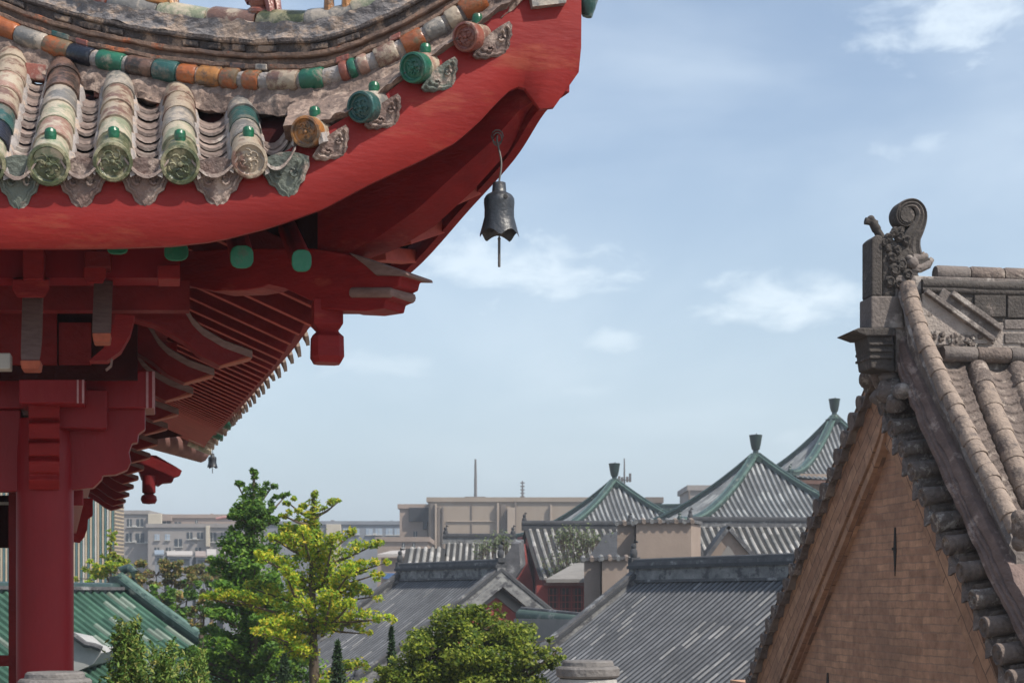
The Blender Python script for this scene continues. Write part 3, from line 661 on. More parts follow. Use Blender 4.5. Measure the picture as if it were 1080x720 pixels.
for b, a, dz in ((2.28, 1.42, 0), (3.15, 1.47, 0), (4.14, 1.49, -.02), (5.3, 1.49, 0), (6.6, 1.49, 0), (7.9, 1.48, 0), (9.3, 1.47, 0), (10.7, 1.46, 0), (12.1, 1.45, 0), (13.6, 1.44, 0), (15.0, 1.43, 0), (16.2, 1.42, 0)): side_arm(b, a, dz)
def sbox(name, b0, b1, a0, a1, z0, z1, M):
    mb = MB(); mb.loft([[Q(a0, b, z0), Q(a1, b, z0), Q(a1, b, z1), Q(a0, b, z1)] for b in (b0, b1)]); return mb.build(name, M, pav)
sbox('eave_purlin', 1.9, 16.5, 1.62, 1.82, 1.62, 1.82, DRED)
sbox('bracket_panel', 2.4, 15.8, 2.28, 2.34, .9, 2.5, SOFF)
sbox('plate_beam', 2.0, 16.3, 2.02, 2.42, .92, 1.13, WINE)
sbox('lintel', 2.36, 16.0, 2.14, 2.30, .52, .9, WINE)
# small stepped blocks riding the far arms
for b in (3.4, 4.6, 6, 7.3, 8.7, 10.2): sbox('bearing_block', b, b + .22, 1.55, 1.85, 1.42, 1.62, RED)

# ------------------------------------------------------------------ column head, lintels and columns
LINE = mat('worn_edge', (.42, .25, .27), (.3, .14, .16), 14, .6, .2)
def C_(px, py, off=0): return hit(px, py, V((-2.58, 8.9, 0)) + Nv * off, Fv)
def cplate(name, poly, off, th, M, parent=pav):
    mb = MB(); mb.prism([C_(x, y, off) for x, y in poly], Nv * th); return mb.build(name, M, parent)
def rect(x0, x1, y0, y1): return [(x0, y1), (x1, y1), (x1, y0), (x0, y0)]
pb = cplate('plate_beam', rect(-900, 163, 391, 430), -.12, .36, WINE)
cplate('worn_edge', rect(154, 156.5, 392, 430), -.124, .01, LINE, pb); cplate('worn_edge', rect(160.5, 163.3, 391.5, 430), -.124, .01, LINE, pb)
pe = cplate('plate_beam_end', rect(20, 88.5, 383.5, 425), -.42, .40, WINE)
cplate('worn_edge', rect(81, 83, 384, 425), -.424, .008, LINE, pe); cplate('worn_edge', rect(86.5, 88.8, 384, 425), -.424, .008, LINE, pe)
lr = [(62, 430), (153, 430), (153, 452), (146, 457), (145, 466), (139, 467), (136, 476), (138, 486), (134, 495), (122, 500), (108, 501), (107, 505), (98, 514), (78, 516), (62, 516)]
lt = cplate('lintel', lr, -.05, .12, WINE)
cplate('lintel', rect(-900, 22, 432, 518), -.05, .12, WINE)
# the cross lintel's carved end facing the viewer
mb = MB(); prs = [(425, -.30), (440, -.30), (443, -.27), (446, -.31), (462, -.31), (464, -.28), (467, -.315), (480, -.31), (482, -.27), (486, -.30), (497, -.29), (500, -.25), (506, -.26), (516, -.2), (517, .0), (425, .0)]
L0 = [C_(30, y, o) for y, o in prs]; L1 = [C_(63, y, o) for y, o in prs]; mb.loft([L0, L1]); le = mb.build('lintel_end', RED, pav)
mb = MB(); mb.prism([C_(63, 428, -.02), C_(63, 512, -.02), C_(79, 516, -.02), C_(77, 466, -.02), C_(80, 464, -.02), C_(79, 428, -.02)], Nv * .03); mb.build('lintel_end', DUST, pav)
def column(c, r, M=WINE, z1=.98, name='column'):
    mb = MB(); n = 36
    mb.lathe([(r * 1.0, -1.5), (r * 1.0, z1 - .2), (r * .93, z1)], V((c.x, c.y, EYE)), UP, n); o = mb.build(name, M, pav, smooth=True)
    m2 = MB(); m2.lathe([(r * 1.6, -1.6), (r * 1.6, -1.54), (r * 1.35, -1.5), (r * 1.2, -1.46)], V((c.x, c.y, EYE)), UP, n); m2.build('column_base', MORT, o, smooth=True); return o
c0 = C_(47.5, 600); c0.z = 0; column(c0, .153)
cols = [c0 - Fv * (4.3 * k) for k in (1, 2, 3)] + [c0 + Sv * (4.3 * k) for k in (1, 2, 3)] + [c0 - Fv * 12.9 + Sv * (4.3 * k) for k in (1, 2, 3)] + [c0 + Sv * 12.9 - Fv * (4.3 * k) for k in (1, 2)]
for c in cols: column(c, .15)
# second column's bracket showing right of the first, door post left of it, far rails
c1 = c0 + Sv * 4.3
def C2(px, py): return hit(px, py, c1, Fv)
mb = MB(); mb.prism([C2(x, y) for x, y in ((50, 525), (98, 525), (98, 543), (93, 547), (92, 558), (89, 566), (84, 572), (78, 571), (50, 560))], Sv * .12); mb.build('lintel', RED, pav)
cplate('door_post', rect(9, 21, 517, 900), .28, .2, DRED)
mb = MB(); mb.prism([hit(x, y, c1 + Sv * 4.3, Fv) for x, y in rect(-300, 40, 522, 577)], Nv * .2); mb.build('lintel', SOFF, pav)
mb = MB(); mb.prism([hit(x, y, c1 + Sv * 4.2, Fv) for x, y in rect(-300, 30, 529, 532)], Nv * .05); mb.build('worn_edge', mat('pale_rail', (.6, .58, .55)), pav)
mb = MB(); mb.prism([hit(x, y, c1, Fv) for x, y in rect(-300, 25, 691, 702)], Nv * .15); mb.build('rail', DRED, pav)
mb = MB(); mb.loft([[Q(2.5, 2.5, 1.9), Q(15, 2.5, 1.9), Q(15, 15, 1.9), Q(2.5, 15, 1.9)], [Q(2.5, 2.5, 1.96), Q(15, 2.5, 1.96), Q(15, 15, 1.96), Q(2.5, 15, 1.96)]]); mb.build('ceiling', SOFF, pav)

# ------------------------------------------------------------------ wind bells
IRON = mat('black_iron', (.028, .032, .04), (.012, .014, .018), 10, .42, .25, 40, spots=(.06, .05, .045), spot_scale=7, spot_amt=.3, spec=.6)
WIRE = mat('wire', (.10, .09, .085), (.05, .045, .04), 12, .5)
def bell(px, ytop, ybot, Y, hook, label, drop):
    """cast iron wind bell: scalloped skirt, neck, hanging wire, clapper rod"""
    top = W(px, ytop, Y); H = (ybot - ytop) / FPX * Y; rt = thing('wind_bell', label, 'bell', top, 0, 'wind bells under the eave corners')
    mb = MB(); n = 48; prof = [(.115, 0), (.125, -.10), (.13, -.165), (.16, -.19), (.24, -.235), (.272, -.29), (.275, -.36), (.262, -.48), (.265, -.62), (.30, -.76), (.335, -.87)]
    rings = []
    def foot(k, z): 
        a = 2 * math.pi * k / n; s = abs(math.sin(a * 2.5 + .6)); return z - .13 * (1 - s) ** 1.0 * 1 if z < -.8 else z
    for r, z in prof: rings.append([top + V((math.cos(2 * math.pi * k / n) * r * H * (1 + (.10 * (1 - abs(math.sin(2.5 * 2 * math.pi * k / n + .6))) if z < -.8 else .03 * (1 - abs(math.sin(2.5 * 2 * math.pi * k / n + .6))) if z < -.45 else 0)), math.sin(2 * math.pi * k / n) * r * H, foot(k, z) * H)) for k in range(n)])
    inner = [[top + (p - top) * .93 - V((0, 0, 0)) for p in r] for r in reversed(rings[3:])]
    mb.loft(rings + inner, caps=False); mb.add(rings[0], [tuple(range(n))]); b = mb.build('bell_body', IRON, rt, smooth=True, angle=50)
    mb = MB(); mb.lathe([(.045 * H, 0), (.04 * H, .012 * H), (.0, .014 * H)], top + V((.11 * H, -.245 * H, -.30 * H)), V((.2, -1, .2)), 10); mb.build('bell_boss', mat('bell_hole', (.006, .006, .007)), b, smooth=True)
    hk = W(hook[0], hook[1], hook[2]); mb = MB(); pts = [hk + UP * .03, hk, hk.lerp(top, .5) + V((.012 * H / .22, 0, 0)), top + UP * .005]; mb.tube(smooth_path(pts, 5), .0042 * H / .22, 6)
    for k in range(2): mb.tube([hk + V((math.cos(w) * .018 * (1 + k * .3), .004 * k, math.sin(w) * .026 + .012 + k * .012)) * (H / .22) for w in [j * .63 for j in range(11)]], .003 * H / .22, 5)
    mb.build('hanging_wire', WIRE, rt, smooth=True)
    mb = MB(); f = top - UP * H * .9; mb.tube([f + UP * .15 * H, f - UP * .08 * H], .0035 * H / .22, 6); mb.lathe([(.02 * H, -.13 * H), (.03 * H, -.10 * H), (.02 * H, -.07 * H)], f, UP, 8)
    mb.tube([f - UP * .12 * H, f - UP * drop * H], .0055 * H / .22, 7); mb.build('clapper', WIRE, rt, smooth=True); return rt
bell(526.5, 193, 252, 7.40, (524.5, 150, 7.44), 'large black iron wind bell hanging under the near upturned corner of the red pavilion', .60)
bell(224, 478, 494, 24.2, (223, 472, 24.2), 'tiny dark wind bell under the far eave corner of the red pavilion, beside the treetop', .40)
# bevels for the pavilion's sawn timber
for o in list(pav.children_recursive):
    if o.name.split('.')[0] in ('rafter', 'corner_beam', 'hanging_post', 'block_post', 'bearing_block', 'slanting_arm', 'arm_end', 'bracket_arm', 'plate_beam', 'plate_beam_end', 'lintel', 'lintel_end', 'corner_bracket', 'hip_beam_end', 'rafter_end', 'foot_brick', 'ridge_stud', 'white_block', 'beam_head_moulding'):
        if not o.modifiers:
            bv = o.modifiers.new('edge', 'BEVEL'); bv.width = .006; bv.segments = 2; bv.limit_method = 'ANGLE'; bv.angle_limit = R(35)

# ------------------------------------------------------------------ brick hall at the right: gable end seen almost edge-on
BR = mat_brick('gable_brick', (.54, .315, .20), (.39, .22, .145), (.37, .235, .165), .25, .056, stains=(.19, .125, .095), msize=.006, stain_amt=.5)
BRD = mat_brick('verge_board_brick', (.50, .30, .19), (.34, .19, .12), (.20, .125, .09), .36, .10, stains=(.19, .12, .09), msize=.006, stain_amt=.5, stain_scale=2.5)
CLAY = mat('pale_clay_tile', (.30, .235, .19), (.155, .12, .10), 8, .85, .6, 40, spots=(.10, .08, .072), spot_scale=6, spot_amt=.36, island=.12)  # paler of the two clay tones
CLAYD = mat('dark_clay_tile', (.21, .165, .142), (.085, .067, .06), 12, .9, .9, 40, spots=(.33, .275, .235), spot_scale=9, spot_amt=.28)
LICH = mat('lichened_tile', (.21, .17, .15), (.075, .062, .056), 16, .95, 1.0, 45, spots=(.34, .31, .28), spot_scale=15, spot_amt=.34)
RGR = mat('ridge_render', (.20, .17, .155), (.11, .095, .088), 6, .95, .6, 40, spots=(.36, .32, .29), spot_scale=4, spot_amt=.36)
RPL = mat('flaked_plaster', (.40, .35, .31), (.25, .21, .19), 5, .95, .6, 50, spots=(.085, .07, .062), spot_scale=6, spot_amt=.33)
RST = mat('dark_grey_stone', (.085, .073, .066), (.045, .039, .036), 9, .9, .6, 50, spots=(.17, .14, .125), spot_scale=6, spot_amt=.25)
FLU = mat('fluted_reddish', (.225, .16, .14), (.10, .072, .066), 9, .9, .6, 50, spots=(.36, .29, .26), spot_scale=6, spot_amt=.3, stretch=(1, .4, 1))
th = R(9); Rv = V((math.cos(th), math.sin(th), 0)); Gv = V((-math.sin(th), math.cos(th), 0))
H0 = W(935, 285, 12.0); H0.z = 0
hall = thing('brick_hall', 'old brick hall with tall gable, grey clay tile roof and carved scroll ridge ornament', 'hall', (H0.x, H0.y, 0), 0)
def G_(px, py, d=0): return hit(px, py, H0 + Rv * d, Gv)       # on the gable plane (d along the ridge)
def K_(px, py, o=0): return hit(px, py, H0 + Gv * o, Rv)       # on the ridge plane
GD = .115                                                       # the wall stands back this far from the verge
# gable field
fl = [(908, 900), (845, 704), (862, 660), (890, 592), (912, 540), (931, 474), (940, 478), (962, 525), (985, 582), (1010, 652), (1036, 722), (1075, 900)]
wl = MB(); P = [G_(x, y, GD) for x, y in [(792, 860)] + [(823, 760)] + fl[1:-1] + [(1076, 850), (1076, 1400), (770, 1400)]]
wl.prism(P, Rv * .3)
def guv(p): return ((p - H0).dot(Gv), p.z)
gw = wl.build('gable_wall', BR, hall, uvf=guv)
# courses of the far verge board: two stepped bands of brick, the outer the wider
ob = [(925, 372), (918, 398), (905, 430), (889, 467), (870, 515), (850, 562), (832, 608), (812, 655), (795, 700), (775, 755)]
ib = [(934, 470), (930, 486), (921, 512), (906, 548), (890, 588), (874, 627), (858, 665), (842, 705), (825, 748), (802, 805)]
def band(f0, f1, d0, d1, M, name, parent=hall):
    mb = MB(); rings = []
    for (ax, ay), (bx_, by) in zip(ob, ib):
        a = (ax + (bx_ - ax) * f0, ay + (by - ay) * f0); b = (ax + (bx_ - ax) * f1, ay + (by - ay) * f1)
        A, B = G_(*a, d0), G_(*b, d0); A2, B2 = A + Rv * (d1 - d0), B + Rv * (d1 - d0); rings.append([A, B, B2, A2])
    mb.loft(rings)
    org = rings[0][0]; ax_ = (rings[-1][0] - rings[0][0]).normalized(); nx = Rv.cross(ax_)
    return mb.build(name, M, parent, uvf=lambda p: ((p - org).dot(ax_), (p - org).dot(nx)))
band(.0, .62, .06, .30, BRD, 'verge_board'); band(.62, .70, .035, .30, BRD, 'verge_moulding'); band(.70, .78, .06, .30, BRD, 'verge_moulding'); band(.78, .86, .045, .30, BRD, 'verge_moulding'); band(.86, .99, .085, .30, BRD, 'verge_moulding')
# near verge board, narrow because it is seen under the tile ends
on = [(930, 420), (946, 452), (966, 500), (987, 548), (1008, 600), (1027, 650), (1045, 697), (1075, 780)]
inn = [(931, 468), (940, 480), (956, 515), (974, 560), (996, 618), (1015, 668), (1031, 715), (1058, 800)]
mb = MB(); mb.loft([[G_(*a, .07), G_(*b, .07), G_(*b, .07) + Rv * .2, G_(*a, .07) + Rv * .2] for a, b in zip(on, inn)])
o0 = G_(*on[0], .07); axn = (G_(*on[-1], .07) - o0).normalized(); mb.build('verge_board', BRD, hall, uvf=lambda p: ((p - o0).dot(axn), (p - o0).dot(Rv.cross(axn))))
mb = MB(); i2 = [(x - 4, y + 9) for x, y in inn]; mb.loft([[G_(*a, .12), G_(*b, .12), G_(*b, .12) + Rv * .2, G_(*a, .12) + Rv * .2] for a, b in zip(inn, i2)]); mb.build('verge_moulding', BRD, hall, uvf=lambda p: ((p - o0).dot(axn), (p - o0).dot(Rv.cross(axn))))
# air slits
SLIT = mat('slit_dark', (.012, .01, .009), (.006, .005, .005))
for x, y0, y1, w in ((943.5, 556, 607, 1.5), (872.5, 709, 740, 1.4)):
    mb = MB(); mb.prism([G_(x - w * .4, y0, GD - .006), G_(x - w, (y0 + y1) / 2, GD - .006), G_(x, y1, GD - .006), G_(x + w, (y0 + y1) / 2, GD - .006), G_(x + w * .5, y0, GD - .006)], Rv * .02)
    if w == 1.5: mb.prism([G_(x - 3, 577, GD - .01), G_(x - 3, 580, GD - .01), G_(x, 580, GD - .01), G_(x, 577, GD - .01)], Rv * .02)
    mb.build('air_slit', SLIT, gw)
# roof slopes under the tiles (near and far), solid
top = G_(936, 375, 0)
near_prof = smooth_path([K_(965, 378, -.0), G_(980, 430, .12), G_(1010, 510, .12), G_(1045, 600, .12), G_(1080, 695, .12), G_(1140, 860, .12)], 5)
far_prof = [G_(x, y, .3) for x, y in ob]
mb = MB(); L_ = 9
np_ = [p.copy() for p in near_prof]
mb.loft([[p, p + Rv * L_] for p in np_], closed=False, caps=False); mb.loft([[p - UP * .12, p + Rv * L_ - UP * .12] for p in np_], closed=False, caps=False)
mb.loft([[p + UP * .04, p + Rv * L_ + UP * .04] for p in far_prof], closed=False, caps=False)
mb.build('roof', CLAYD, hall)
wb = MB(); a, b = G_(1076, 850, .5), G_(770, 850, .5)
wb.loft([[V((p.x, p.y, z)) for p in (a, b, b + Rv * 8.5, a + Rv * 8.5)] for z in (0, EYE - .9)]); wb.build('wall', BR, hall, uvf=lambda p: ((p - H0).dot(Rv) + (p - H0).dot(Gv), p.z))
# verge: fluted side band, light tile row on its top, tile ends and drips hanging over the gable
rowp = smooth_path([G_(957, 303, .10), G_(964, 330, .11), G_(975, 360, .12), G_(992, 399, .13), G_(1014, 445, .14), G_(1039, 495, .15), G_(1062, 540, .15), G_(1076, 566, .15)], 6)
fpath = smooth_path([G_(944, 372, .04), G_(955, 398, .04), G_(975, 446, .04), G_(1000, 500, .04), G_(1026, 556, .04), G_(1050, 606, .04), G_(1075, 655, .04), G_(1110, 725, .04)], 6)
rings = []
for p in fpath:
    pr = [(.0, .0), (-.012, .02), (-.0, .035), (.02, .045), (.0, .055), (.0, .085), (.03, .095), (.012, .105), (.012, .14), (.03, .20), (.10, .22), (.20, .2), (.2, -.05), (.0, -.05)]
    rings.append([p + Rv * a + UP * (b - .05) for a, b in pr])
mb = MB(); mb.loft(rings)
for j in range(len(mb.v)): mb.v[j] += V((1, 0, 1)) * (mnoise.noise(mb.v[j] * 7) * .012 + mnoise.noise(mb.v[j] * 21) * .006)
verge = mb.build('verge_ridge', FLU, hall, smooth=True, angle=25)
mb = MB(); rings = []
for p in rowp:
    rings.append([p + Rv * a + UP * b for a, b in ((-.07, -.05), (-.05, .0), (.06, .0), (.10, -.10), (.10, -.32), (-.02, -.32), (-.03, -.12))])
mb.loft(rings)
for j in range(len(mb.v)): mb.v[j] += V((1, 0, 1)) * mnoise.noise(mb.v[j] * 9) * .012
mb.build('verge_render', RGR, verge, smooth=True, angle=40)
def path_at(P, s):
    for a, b in zip(P, P[1:]):
        d = (b - a).length
        if s <= d: return a.lerp(b, s / d)
        s -= d
    return P[-1]
def plen(P): return sum((b - a).length for a, b in zip(P, P[1:]))
def tiles_along(P, r, step, M, name, parent, s0=0, n=14, maxn=60):
    s = s0; L = plen(P); k = 0
    while s + step < L and k < maxn:
        a, b = path_at(P, s), path_at(P, s + step); ax = (b - a).normalized(); j = V((rnd.uniform(-.005, .005), 0, rnd.uniform(-.004, .004)))
        mb = MB(); rr = r * rnd.uniform(.97, 1.03)
        mb.tube([a - ax * .02 + j, a + j, b - ax * .012 + j, b - ax * .003 + j], [rr * .88, rr * .9, rr, rr * .96], n)
        mb.build(name, M, parent, smooth=True, angle=40); s += step; k += 1
tiles_along(rowp, .066, .125, CLAY, 'verge_tile', verge)
# tile ends facing out over the gable
ends = [(930, 428, 0), (941, 452, 0), (952, 474, 0), (962, 497, 0), (974, 524, 0), (987, 551, 0), (999, 575, 0), (1014, 603, 0), (1027, 632, 0), (1039, 661, 0), (1053, 690, 0), (1066, 717, 0), (1079, 746, 0)]
for i, (x, y, _) in enumerate(ends):
    c = G_(x, y, -.03 - .004 * i); r = .065 + rnd.uniform(-.004, .006); M = LICH if i < 6 or i == 8 else CLAYD
    ax = (Rv + UP * .12).normalized(); mb = MB(); pts = [c + ax * (k * .06) for k in range(7)]
    mb.tube(pts, r, 16); mb.lathe([(r * 1.05, -.02), (r * 1.06, .008), (r * .9, .014), (r * .78, .004), (r * .4, .0), (r * .3, .012), (0, .014)], c, -ax, 18)
    if i < 6:
        for j in range(len(mb.v)): mb.v[j] += V((mnoise.noise(mb.v[j] * 22), 0, mnoise.noise(mb.v[j] * 22 + V((5, 5, 5))))) * .009
    mb.build('tile_end', M, hall, smooth=True, angle=50)
    if i < len(ends) - 1:
        x2, y2, _ = ends[i + 1]; q = G_((x + x2) / 2 + 2, (y + y2) / 2 + 6, -.015); w = .075
        mb = MB(); t = (G_(x2, y2, 0) - G_(x, y, 0)).normalized()
        ol = [(-1, 0), (-.95, .45), (-.55, .7), (-.35, .95), (0, 1.25), (.35, .95), (.55, .7), (.95, .45), (1, 0), (.4, .12), (-.4, .12)]
        mb.prism([q + t * (u * w) - UP * (v * .085) - Rv * (.02 + .03 * v) + UP * .03 for u, v in ol], Rv * .02)
        ar = [(u, .10 * u * u) for u in (-1, -.6, -.2, .2, .6, 1)]
        rr = [[q + t * (u * w) + UP * (h - .0 + k * .04) + Rv * (k * .33) for u, h in ar] + [q + t * (u * w) + UP * (h - .018 + k * .04) + Rv * (k * .33) for u, h in reversed(ar)] for k in (0, .5, 1)]
        mb.loft(rr); mb.build('drip_tile', LICH if i < 5 else CLAYD, hall, smooth=True, angle=40)
# far verge: backs of the tile ends standing out against the court
fv = smooth_path([G_(x + 5, y - 3, .03) for x, y in ob], 8); s = .12; L = plen(fv); i = 0
while s < L - .05:
    p = path_at(fv, s); t = (path_at(fv, s + .05) - p).normalized(); r = .058 + rnd.uniform(-.008, .01); ax = (Rv + UP * .1).normalized()
    mb = MB(); mb.tube([p - ax * .03 + UP * .01, p + ax * .3 + UP * .01], r, 12); mb.lathe([(r * 1.08, -.02), (r * 1.1, .01), (r * .8, .012), (0, .012)], p - ax * .03 + UP * .01, -ax, 14)
    mb.build('tile_end', LICH if rnd.random() < .6 else CLAYD, hall, smooth=True, angle=50)
    q = p + t * .10; mb = MB(); mb.prism([q - t * .06 - Rv * .01 + UP * .02, q + t * .06 - Rv * .01 + UP * .02, q + t * .06 - Rv * .03 - UP * .04, q - Rv * .05 - UP * .11, q - t * .06 - Rv * .03 - UP * .04], Rv * .3 + UP * .02)
    mb.build('drip_tile', CLAY if i % 3 == 0 else CLAYD, hall, bevel=.006); s += .205; i += 1
mb = MB(); mb.loft([[p + UP * .02, p + Rv * .5 + UP * .02, p + Rv * .5 - UP * .1, p + Rv * .05 - UP * .1] for p in fv]); mb.build('verge_render', CLAYD, hall)
# near roof: rows of round tiles running down, pan tiles between
mb = MB(); rng = []
def on_roof(d, s): return path_at(near_prof, s) + Rv * d
RL = plen(near_prof)
for k in range(6):
    d = .46 + .31 * k
    P = [on_roof(d, .22 + i * .05) + UP * .035 for i in range(int((RL - .3) / .05))]
    M = CLAY if k else CLAYD
    s = 0; L = plen(P); n = 0
    while s + .26 < L and n < 12:
        a, b = path_at(P, s), path_at(P, s + .26); ax = (b - a).normalized(); m3 = MB(); r = .085 * rnd.uniform(.97, 1.03)
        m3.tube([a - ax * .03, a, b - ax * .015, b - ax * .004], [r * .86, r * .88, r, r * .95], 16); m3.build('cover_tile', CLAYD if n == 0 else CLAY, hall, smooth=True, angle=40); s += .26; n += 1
    c = k
    m4 = MB()
    for i in range(26):
        p = on_roof(d + .155, .2 + i * .1); q = on_roof(d + .155, .2 + i * .1 + .15)
        ar = lambda z, P_: [P_ + Rv * (u * .1) + UP * (.05 * u * u + z) for u in (-1, -.6, -.2, .2, .6, 1)]
        m4.loft([ar(.012, p) + ar(-.012, p)[::-1], ar(.035, q) + ar(.012, q)[::-1]])
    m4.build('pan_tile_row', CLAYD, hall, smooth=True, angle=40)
P = [on_roof(.27, .1 + i * .05) + UP * .0 for i in range(50)]; m4 = MB()
for i in range(24):
    p, q = path_at(P, i * .1), path_at(P, i * .1 + .14)
    m4.loft([[p + Rv * (u * .09) + UP * (.04 * u * u) for u in (-1, -.4, .4, 1)] + [p + Rv * (u * .09) + UP * (.04 * u * u - .02) for u in (1, .4, -.4, -1)], [q + Rv * (u * .09) + UP * (.04 * u * u + .03) for u in (-1, -.4, .4, 1)] + [q + Rv * (u * .09) + UP * (.04 * u * u + .01) for u in (1, .4, -.4, -1)]])
m4.build('pan_tile_row', CLAYD, hall, smooth=True, angle=40)
# blunt tile lump at the frame edge beside the lowest verge tile
mb = MB(); c = G_(1082, 556, -.02); mb.ball(c, .09, .1, .12); mb.ball(c + V((-.05, -.02, .06)), .05); mb.ball(c + V((-.03, 0, -.09)), .06); mb.build('verge_beast', CLAYD, hall, smooth=True)

# ridge: round cap tiles, cord mouldings, slabs with diagonal mouldings, foot row
def rbox(name, z0, z1, h, M, x0=985, depth=None, bevel=.008):
    a, b = K_(x0, z0, -h), K_(x0, z1, -h); e = Rv * 8.8; mb = MB()
    mb.loft([[a, a + Gv * (2 * h), b + Gv * (2 * h), b], [a + e, a + e + Gv * (2 * h), b + e + Gv * (2 * h), b + e]]); return mb.build(name, M, ridge2 if ridge2 else hall, bevel=bevel)
ridge2 = None
ridge2 = rbox('ridge', 392, 290, .10, RGR, 945)
rbox('ridge_render', 337, 308, .115, RST, 962); rbox('ridge_render', 365, 337, .122, RPL, 960)
for py, r, M in ((299.5, .036, RST), (305.5, .028, RST)):
    a = K_(972, py, -.11); mb = MB(); mb.tube([a + Rv * (k * .25) + UP * .004 * math.sin(k * 2.1) for k in range(36)], r, 10); mb.build('ridge_cord', M, ridge2, smooth=True)
for k in range(24):
    a = K_(986, 288.5, -.02) + Rv * (.27 * k); mb = MB(); mb.tube([a, a + Rv * .02, a + Rv * .25, a + Rv * .262], [.056, .062, .06, .055], 14); mb.build('cap_tile', CLAYD if k % 3 else RGR, ridge2, smooth=True, angle=40)
for k in range(24):
    a = K_(994, 373, -.14) + Rv * (.265 * k); mb = MB(); mb.tube([a, a + Rv * .015, a + Rv * .24, a + Rv * .258], [.054, .06, .06, .054], 14); mb.build('foot_tile', CLAYD if k % 2 else RGR, ridge2, smooth=True, angle=40)
tri = [(973, 310), (978, 307), (1052, 357), (1040, 362), (972, 364)]
mb = MB(); mb.prism([K_(x, y, -.15) for x, y in tri], Gv * .06); mb.build('plaster_panel', RPL, ridge2)
for (a, b, w, o) in (((976, 307), (1047, 358), .018, -.165), ((1003, 309), (1056, 347), .02, -.16), ((990, 310), (1053, 353), .05, -.12)):
    mb = MB(); p, q = K_(*a, o), K_(*b, o); d = (q - p).normalized(); n = d.cross(Gv).normalized(); mb.box((p + q) / 2, d * (q - p).length / 2, n * w, Gv * .03); mb.build('diagonal_moulding', RGR, ridge2, bevel=.006)
for x0, x1, y0, y1, M in ((1028, 1061, 311, 334, RST), (1063, 1110, 312, 335, RST), (1112, 1180, 313, 337, RST), (1060, 1130, 337, 347, RGR), (1060, 1130, 351, 362, RGR)):
    mb = MB(); mb.prism([K_(x, y, -.135) for x, y in rect(x0, x1, y0, y1)], Gv * .04); mb.build('ridge_slab', M, ridge2, bevel=.006)
for i in range(46):
    mb = MB(); x = 972 + 75 * rnd.random() ** .8; y = 352 + rnd.random() * 14; c = K_(x, y, -.15); mb.ball(c, rnd.uniform(.008, .026), k=5, n=7)
    for j in range(len(mb.v)): mb.v[j] += (mb.v[j] - c) * mnoise.noise(mb.v[j] * 40) * .6
    mb.build('mortar_crumb', LICH, ridge2, smooth=True)
# ridge ornament: slab back, open-mouthed head biting the ridge, sweeping scroll tail, sword hilt
orn = MB(); orn.prism([K_(x, y, -.10) for x, y in ((919.5, 312), (919.5, 252), (925, 247), (931, 249), (931, 312))], Gv * .2); ornament = orn.build('ridge_ornament', RST, hall, bevel=.012)
mb = MB(); body = [(931, 312), (931, 250), (936, 249), (943, 252), (950, 258), (960, 262), (966, 268), (975, 271), (981, 271), (984, 276), (982, 281), (974, 284), (968, 288), (973, 294), (972, 301), (955, 304), (952, 312)]
mb.prism([K_(x, y, -.085) for x, y in body], Gv * .17); mb.build('beast_body', RST, ornament, bevel=.015)
# scroll tail
sp_ = []; r_ = []
for (x, y), r in zip(((958, 272), (957, 262), (959, 252), (964, 243), (968, 233), (968, 224), (963, 217.5), (956, 216.5), (949, 219.5), (945, 226), (945.5, 233), (950, 237.5), (956, 237), (959.5, 232), (958.5, 227), (954.5, 226.5), (953.5, 230), (955.5, 231)), (.085, .078, .066, .055, .046, .041, .038, .036, .034, .032, .029, .026, .022, .019, .016, .014, .012, .010)):
    sp_.append(K_(x, y, 0)); r_.append(r)
sm = smooth_path(sp_, 4); rr = [r_[min(i // 4, len(r_) - 1)] + (r_[min(i // 4 + 1, len(r_) - 1)] - r_[min(i // 4, len(r_) - 1)]) * ((i % 4) / 4) for i in range(len(sm))]
mb = MB(); rings = []
for i, p in enumerate(sm):
    t = (sm[min(i + 1, len(sm) - 1)] - sm[max(i - 1, 0)]).normalized(); n = t.cross(Gv).normalized(); r = rr[i]; dep = .085 - .0003 * i
    rings.append([p + n * (r * a) + Gv * (dep * b) for a, b in ((-1, -.8), (-.75, -1), (-.45, -.86), (-.1, -1), (.25, -.86), (.6, -1), (1, -.8), (1, .8), (.5, 1), (-.5, 1), (-1, .8))])
mb.loft(rings); mb.build('scroll_tail', RST, ornament, smooth=True, angle=30)
mb = MB(); c = K_(953, 229, 0); mb.tube([c - Gv * .075, c + Gv * .075], .055, 16); mb.build('scroll_core', RST, ornament, smooth=True)
# mane curls, eye, snout and tusk
for x, y, r in ((937, 251, .035), (942, 247, .03), (948, 250, .04), (944, 244, .032), (950, 243, .028), (955, 254, .04), (936, 262, .03), (940, 272, .04), (946, 264, .035), (943, 285, .05), (938, 297, .045), (950, 279, .05), (957, 290, .045), (947, 300, .04), (960, 300, .035), (932, 256, .03)):
    mb = MB(); c = K_(x, y, -.085); mb.ball(c, r, r * .8, r * 1.1); mb.tube([c - Gv * .02 + V((math.cos(w) * r * .6, -.015, math.sin(w) * r * .6)) for w in [k * .7 for k in range(8)]], r * .16, 5); mb.build('mane_curl', RST, ornament, smooth=True)
mb = MB(); mb.ball(K_(962, 277, -.09), .05, .04, .045); mb.ball(K_(959, 272, -.1), .028, .02, .022); mb.tube([K_(960, 282, -.06), K_(970, 283, -.06), K_(978, 279, -.06), K_(983, 273, -.06)], [.04, .035, .035, .02], 9); mb.tube([K_(962, 272, -.06), K_(972, 272, -.06), K_(978, 269, -.06)], [.035, .03, .018], 9); mb.build('beast_snout', RGR, ornament, smooth=True)
